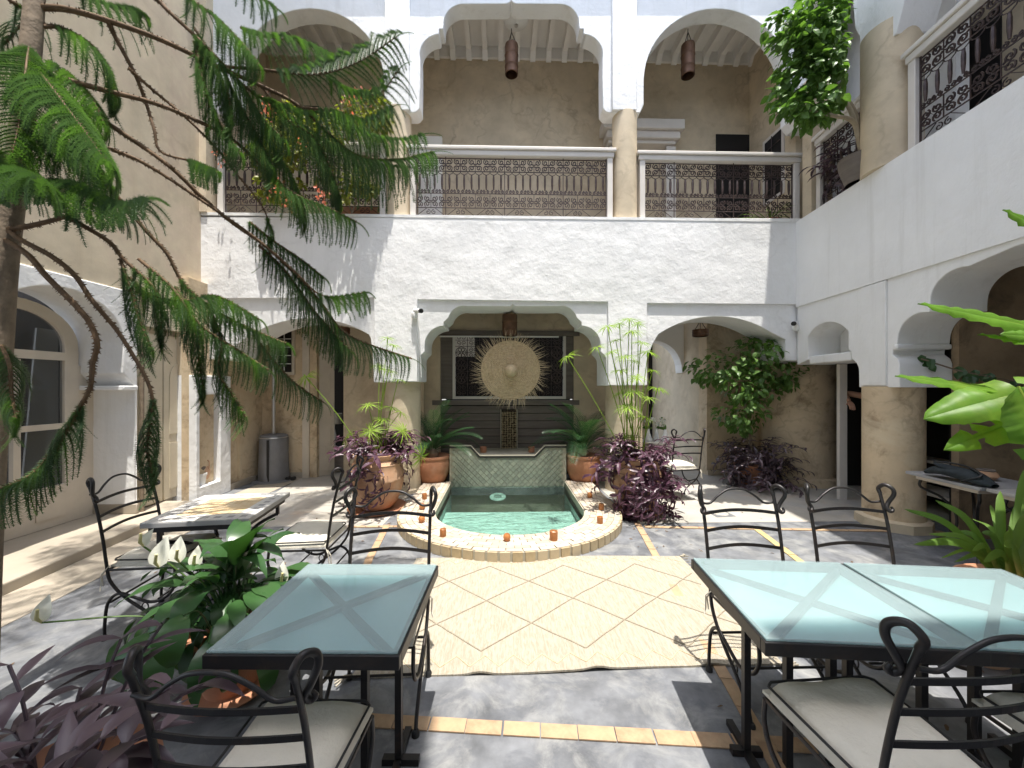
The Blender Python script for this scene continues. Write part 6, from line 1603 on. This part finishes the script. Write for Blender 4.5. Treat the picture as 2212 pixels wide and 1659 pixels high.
# ---- peace lily and purple foreground plant
def stalk_leaf(parent, base, tip, L, Wd, m, droop, seed, name='leaf', wav=.05, up=UP, r=.004):
    """petiole from base to tip, then the blade carried on outward"""
    base = Vector(base); tip = Vector(tip); mid = base.lerp(tip, .55)+Vector((0, 0, .08))
    P = spline([base, mid, tip], 5); d = (P[-1]-P[-2]).normalized()
    mb = MB().tube(P, r, 5); mb.leaf(frame(up, d, tip), L, Wd, 9, droop, .16, .78, wav)
    return part(name, mb, m, parent, 60, world=True)
pp = at_z(445, 1552, 0)
t = thing('peace_lily', 'peace lily with broad glossy leaves in a terracotta pot left of the near glass table', 'potted plant', (pp.x, pp.y+.18, 0))
c_ = Vector((pp.x, pp.y+.18, 0))
part('pot', MB().lathe([(.12, .03), (.16, .14), (.19, .28), (.20, .34), (.18, .34), (.001, .31)], 34, cap=False), M['terracotta'], t, 45)
part('saucer', MB().lathe([(.001, .01), (.17, 0), (.21, .035), (.20, .04), (.001, .025)], 30, cap=False), M['terracotta'], t, 40)
R = random.Random(77)
for k in range(95):
    a = k*2.4+R.uniform(-.3, .3); el = .15+1.05*(k/61)+R.uniform(-.1, .1); L1 = R.uniform(.20, .40)
    d = Vector((cos(a)*cos(el)*1.15, sin(a)*cos(el)*.85, sin(el)))
    tip = c_+Vector((0, 0, .33))+d*L1
    stalk_leaf(t, c_+Vector((.05*cos(a), .05*sin(a), .32)), tip, R.uniform(.24, .35), R.uniform(.075, .115), M['leaf_dark'], R.uniform(.6, 1.5), k)
for k, (px, py) in enumerate(((300, 1480), (375, 1440), (430, 1500), (350, 1500))):
    tip = at_c(px+20, py-110, 1.62); stalk_leaf(t, c_+Vector((0, -.1, .32)), tip, .26, .12, M['leaf_dark'], 1.9, k)
for px, py, c1, big in ((310, 1180, 1.95, .09), (343, 1225, 1.9, .15), (388, 1215, 1.9, .13), (425, 1225, 2.0, .11), (612, 1262, 2.1, .12), (90, 1345, 1.75, .12)):
    tip = at_c(px, py, c1); b_ = c_+Vector((0, 0, .33)); mid = b_.lerp(tip, .5)+Vector((0, 0, .05)); P = spline([b_, mid, tip], 5)
    f_ = part('flower_stalk', MB().tube(P, .004, 6), M['leaf_mid'], t, 60, world=True)
    part('spathe', MB().leaf(frame((R.uniform(-.3, .3), -1, .3), Vector((R.uniform(-.3, .4), .1, 1)), tip), big, big*.62, 7, .3, .35, .62), M['flower_w'], f_, 60, world=True)
    part('spadix', MB().tube([tip, tip+Vector((.0, -.02, .03)), tip+Vector((.01, -.025, .075))], [.004, .008, .006], 8), M['spadix'], f_, 60, world=True)
t = thing('purple_plant', 'dark purple leafed plant filling the near left corner beside the iron chair', 'potted plant', (-1.32, 1.12, 0))
part('pot', MB().lathe([(.16, 0), (.22, .2), (.25, .42), (.26, .46), (.23, .46), (.001, .42)], 34, cap=False), M['terracotta'], t, 45)
R = random.Random(99)
for k in range(26):
    a = R.uniform(0, 2*pi); rr = R.uniform(.15, .55); b_ = Vector((-1.32+.12*cos(a), 1.12+.12*sin(a), .44))
    tip = Vector((-1.32+rr*cos(a)*1.05, 1.12+rr*sin(a)*.7, R.uniform(.36, .72)+.12*(1-rr)))
    if tip.x > -.86: tip.x = -.86-R.uniform(0, .1)
    P = spline([b_, b_.lerp(tip, .5)+Vector((0, 0, .06)), tip], 4)
    sh = part('shoot', MB().tube(P, .005, 5), M['purple_grey'], t, 60, world=True); n_ = len(P)
    nl = 6
    for j in range(nl):
        q_ = P[int((n_-1)*(.35+.65*j/(nl-1)))]; aa = a+j*pi*.93+R.uniform(-.3, .3); d = Vector((cos(aa), sin(aa), R.uniform(.15, .8)))
        part('leaf', MB().leaf(frame(UP, d, q_), R.uniform(.10, .21), R.uniform(.030, .055), 6, R.uniform(.2, 1.0), .4, .72), M['purple_grey'], sh, 60, world=True)

# ---- banana leaves and strap-leaved plant at the right edge
def big_leaf(parent, base, tip, Wd, normal, droop=.3, split=0, seed=0, m='banana', segs=26):
    R = random.Random(seed); base = Vector(base); tip = Vector(tip); L_ = (tip-base).length
    m_ = frame(normal, tip-base, base); mb = MB(); cuts = [R.uniform(.25, .95) for _ in range(split)]
    def rib(f_): return Vector((0, f_*L_, -droop*L_*f_*f_*.5+droop*L_*.5*f_))
    prof = lambda f_: Wd/2*max(0, sin(pi*min(1, f_**.85)))**.55
    for s_ in (-1, 1):
        cs_ = sorted(c1 for c1 in cuts if R.random() < .75); gap = 0
        rows_ = []
        for i in range(segs+1):
            f_ = i/segs; near = min([abs(f_-c1) for c1 in cs_] or [1]); w_ = prof(f_)*(1-.0*near)
            sk = .16*w_*0
            row = []
            for j in range(5):
                g = j/4; hh = .22*w_*g*(1-.5*g)*2 - .25*w_*g*g; sag = -.25*w_*g*g*abs(sin(f_*8+seed))
                pin = 1 if near > .018 else (1 if g < .3 else .55)
                row.append(m_ @ (rib(min(1, f_+.10*g*w_/L_*3*(1-f_)))+Vector((s_*w_*g*(pin if g > .3 else 1), 0, hh+sag+.009*sin(i*2.6)*g))))
            rows_.append(row)
        b0_ = len(mb.v)
        for row in rows_: mb.v += row
        for i in range(segs):
            f_ = (i+.5)/segs; skip = any(abs(f_-c1) < .5/segs for c1 in cs_)
            for j in range(4):
                if skip and j >= 1: continue
                a = b0_+i*5+j; mb.f.append((a, a+1, a+6, a+5) if s_ > 0 else (a, a+5, a+6, a+1))
    lf = part('leaf', mb, M[m], parent, 70, world=True)
    part('midrib', MB().tube([m_ @ (rib(i/10)-Vector((0, 0, .004))) for i in range(11)], [.009*(1-.8*i/10) for i in range(11)], 6), M['papyrus'], lf, 60, world=True)
    return lf
t = thing('banana_plant', 'banana plant reaching in from the right edge with long torn sunlit leaves', 'plant', (3.55, 2.35, 0))
cb_ = at_c(2420, 900, 2.35)
part('stem', MB().tube(spline([Vector((3.55, 2.35, 0)), Vector((3.6, 2.35, .7)), Vector((3.6, 2.3, 1.4)), cb_], 5), [.07-.0025*i for i in range(16)], 12), M['leaf_mid'], t, 60, world=True)
E = lambda px, py, c1: at_c(px, py, c1)
big_leaf(t, E(2400, 745, 2.3), E(1984, 655, 2.45), .155, (-.1, -.75, .65), .05, 1, 1)
big_leaf(t, E(2390, 770, 2.3), E(2113, 722, 2.4), .10, (-.1, -.6, .8), .1, 0, 2)
big_leaf(t, E(2390, 740, 2.2), E(2160, 722, 2.3), .12, (-.1, -.8, .4), .1, 0, 8)
big_leaf(t, E(2400, 900, 2.3), E(1934, 811, 2.5), .17, (-.1, -.55, .8), .15, 1, 3)
big_leaf(t, E(2330, 830, 2.2), E(1996, 905, 2.35), .27, (-.3, -.7, .6), .55, 4, 4)
big_leaf(t, E(2340, 850, 2.25), E(2040, 972, 2.3), .20, (-.3, -.8, .4), .5, 3, 5)
big_leaf(t, E(2200, 835, 2.1), E(2290, 1040, 2.0), .24, (-.5, -.8, .3), .3, 3, 6)
big_leaf(t, E(2380, 600, 2.3), E(2168, 452, 2.4), .14, (-.2, -.8, .5), .3, 0, 7)
t = thing('strap_leaf_plant', 'clump of long arching strap leaves behind the glass tables at the right edge', 'potted plant', (3.42, 2.45, 0))
part('pot', MB().lathe([(.14, 0), (.22, .14), (.25, .32), (.27, .34), (.24, .36), (.001, .32)], 30, cap=False), M['terracotta'], t, 45)
cc = Vector((3.42, 2.45, .36)); R = random.Random(14)
def strap(tip, wd, m='strap', lift=.12):
    tip = Vector(tip); b_ = cc+Vector((R.uniform(-.08, .04), R.uniform(-.06, .06), 0)); P = spline([b_, b_.lerp(tip, .5)+Vector((0, 0, lift)), tip], 7); n_ = len(P); mb = MB()
    for i, p in enumerate(P):
        tg = (P[min(n_-1, i+1)]-P[max(0, i-1)]).normalized(); sd_ = tg.cross(Vector((-.3, -.9, .5))).normalized(); f_ = i/(n_-1); w_ = wd/2*max(0, 1-f_**5)**.6*(.8+.3*sin(pi*f_)); nn_ = sd_.cross(tg)
        mb.v += [p-sd_*w_-nn_*.25*w_, p, p+sd_*w_-nn_*.25*w_]
    for i in range(n_-1):
        a = i*3; mb.f += [(a, a+1, a+4, a+3), (a+1, a+2, a+5, a+4)]
    part('leaf', mb, M[m], t, 60, world=True)
for px, py, c1, wd in ((1952, 1099, 2.7, .045), (2020, 1080, 2.75, .045), (2005, 1153, 2.6, .035), (1973, 1176, 2.5, .05), (2031, 1206, 2.55, .02), (2161, 1060, 2.7, .05), (2179, 1135, 2.4, .05), (2100, 1120, 2.9, .04), (2060, 1150, 2.7, .04), (2230, 1050, 2.6, .05), (2240, 1100, 2.4, .05), (2100, 1190, 2.4, .035), (2140, 1090, 2.9, .05), (2205, 1080, 2.8, .05), (2125, 1215, 2.4, .045), (2060, 1215, 2.6, .03), (2280, 1120, 2.5, .05), (2170, 1180, 2.3, .05), (2120, 1150, 2.6, .04), (2215, 1010, 2.9, .05)):
    strap(E(px, py, c1), wd)
# vine in the right gallery
t = thing('hanging_vine', 'thin dark vine with heart-shaped leaves strung across the right gallery', 'vine', (4.9, 3.6, 1.8))
vp = spline([at_c(1990, 775, 4.2), at_c(2070, 800, 4.1), at_c(2130, 812, 4.0), at_c(2230, 830, 3.9)], 8); R = random.Random(33)
part('stem', MB().tube(vp, .008, 5), M['bark'], t, 50, world=True)
for k in range(34):
    p = R.choice(vp)+Vector((0, 0, R.uniform(-.05, .05))); part('leaf', MB().leaf(frame((-1, -1, .3), Vector((R.uniform(-.6, .6), R.uniform(-.6, .2), -1)), p), R.uniform(.06, .11), .07, 4, .4, .2, .55), M['leaf_dark'], t, world=True)
# orange clay basin under the right tables
p = at_z(2225, 1480, .0)
t = thing('clay_basin', 'round terracotta basin on the floor under the right-hand glass table', 'basin', (p.x, p.y+.25, 0))
part('body', MB().lathe([(.14, 0), (.2, .12), (.26, .3), (.29, .32), (.28, .35), (.24, .33), (.16, .06), (.001, .05)], 34, cap=False), M['terracotta_old'], t, 45)

# ================================================================== person in the dark doorway
t = thing('person', 'person in black clothing half hidden in the dark doorway, one bare arm bent', 'person', (0, 0, 0))
pc_ = RW.p3(.60, 0, .95); pd = pc_
Mx = Matrix.Translation(pc_) @ Matrix.Rotation(radians(205), 4, 'Z'); t.location = pc_; XF[t.name] = Matrix.Translation(pc_)
el = RW.p3(.86, 0, .62)
tipz = at_c(1835, 872, 5.6); elb = at_c(1822, 848, 5.65); hnd = at_c(1835, 868, 5.5)
J = {'pel': (0, 0, .95), 'chest': (0, .02, 1.30), 'neck': (0, .02, 1.47), 'head': (0, -.01, 1.58), 'top': (0, 0, 1.72), 'ls': (-.18, 0, 1.40), 'le': (-.24, .02, 1.12), 'lw': (-.22, -.12, .90), 'rs': (.18, 0, 1.40), 'lh': (-.09, 0, .90), 'lk': (-.10, -.02, .50), 'la': (-.10, .02, .08), 'lt': (-.10, -.16, .04), 'rh': (.09, 0, .90), 'rk': (.10, -.02, .50), 'ra': (.10, .02, .08), 'rt': (.10, -.16, .04)}
rot = Matrix.Rotation(math.atan2(-.9, -.5)+pi/2, 4, 'Z')
names = list(J); inv = XF[t.name].inverted()
def skin(name, verts, edges, rad, m, parent):
    me = bpy.data.meshes.new(name); me.from_pydata([tuple(v) for v in verts], edges, []); me.materials.append(M[m]); o = link(bpy.data.objects.new(name, me), parent); XF[o.name] = XF[parent.name]
    md = o.modifiers.new('skin', 'SKIN'); sv = me.skin_vertices[0].data
    for i, r_ in enumerate(rad): sv[i].radius = (r_, r_)
    sv[0].use_root = True; sd_ = o.modifiers.new('sub', 'SUBSURF'); sd_.levels = 2; sd_.render_levels = 2
    return o
vs = [rot @ Vector(J[k]) for k in names]; ix = {k: i for i, k in enumerate(names)}
ed_ = [('pel', 'chest'), ('chest', 'neck'), ('neck', 'head'), ('head', 'top'), ('chest', 'ls'), ('ls', 'le'), ('le', 'lw'), ('chest', 'rs'), ('pel', 'lh'), ('lh', 'lk'), ('lk', 'la'), ('la', 'lt'), ('pel', 'rh'), ('rh', 'rk'), ('rk', 'ra'), ('ra', 'rt')]
# right arm reaches towards the light: shoulder, elbow, wrist
rs_w = Vector(pc_)+rot @ Vector(J['rs'])
vs += [inv @ elb, inv @ hnd]; e_ = [(ix[a], ix[b_]) for a, b_ in ed_]+[(ix['rs'], len(names)), (len(names), len(names)+1)]
rad = [.14, .15, .055, .085, .075, .06, .045, .028, .06, .085, .055, .04, .03, .085, .055, .04, .03, .042, .026]
skin('body', vs, e_, rad, 'skin', t)
cl = ['pel', 'chest', 'ls', 'le', 'rs', 'lh', 'lk', 'la', 'rh', 'rk', 'ra']; iy = {k: i for i, k in enumerate(cl)}
skin('clothing', [rot @ Vector(J[k]) for k in cl]+[(rot @ Vector(J['rs'])).lerp(inv @ elb, .4)], [(iy[a], iy[b_]) for a, b_ in (('pel', 'chest'), ('chest', 'ls'), ('ls', 'le'), ('chest', 'rs'), ('pel', 'lh'), ('lh', 'lk'), ('lk', 'la'), ('pel', 'rh'), ('rh', 'rk'), ('rk', 'ra'))]+[(iy['rs'], len(cl))], [.165, .175, .08, .06, .08, .10, .075, .06, .10, .075, .06, .065], 'dark_cloth', t)
d = (hnd-elb).normalized(); s1 = d.cross(UP).normalized(); 
hm = MB()
for k in range(4):
    o_ = s1*(-.027+.018*k); L_ = (.062, .072, .068, .054)[k]; hm.tube(spline([inv @ (hnd+o_*.6), inv @ (hnd+d*.06+o_), inv @ (hnd+d*(.06+L_*.5)+o_+Vector((0, 0, -.012))), inv @ (hnd+d*(.06+L_*.8)+o_+Vector((0, 0, -.04)))], 3), [.013, .013, .012, .011, .010, .010, .0095, .009, .0085, .007], 6)
hm.tube(spline([inv @ hnd, inv @ (hnd+s1*.035+d*.03), inv @ (hnd+s1*.055+d*.06)], 3), [.014, .013, .012, .011, .010, .009, .008], 6)
part('hand', hm, M['skin'], t, 60)
hc_ = rot @ Vector((0, .012, 1.63)); part('hair', MB().lathe([(.098, -.03), (.105, .02), (.09, .075), (.05, .105), (.001, .115)], 20, hc_, cap=False), M['black'], t, 60)
part('face', MB().lathe([(.006, 0), (.014, .012), (.01, .045)], 8, rot @ Vector((0, -.115, 1.57))), M['skin'], t, 60)

# a few dry bits blown about on the floor
R = random.Random(55); fm = MB()
for _ in range(120):
    if R.random() < .55: x, y = R.choice(((-1.7, 4.75), (1.75, 4.55), (-1.4, 4.4), (1.5, 3.95), (-2.6, 3.6), (3.2, 3.4))); x += R.gauss(0, .3); y += R.gauss(0, .16)
    else: x, y = R.uniform(-3, 3.5), R.uniform(1.7, 5)
    if (x-PXC)**2+(y-PYC)**2 < (PR+.48)**2 or (-1 < x < 1.8 and 2.1 < y < 3.75): continue
    a = R.uniform(0, 6.28); fm.leaf(frame((R.uniform(-.3, .3), R.uniform(-.3, .3), 1), (cos(a), sin(a), .05), (x, y, .008)), R.uniform(.02, .06), R.uniform(.008, .02), 3, R.uniform(-.3, .5), .3)
part('fallen_leaves', fm, M['twig'], None, kind='stuff')
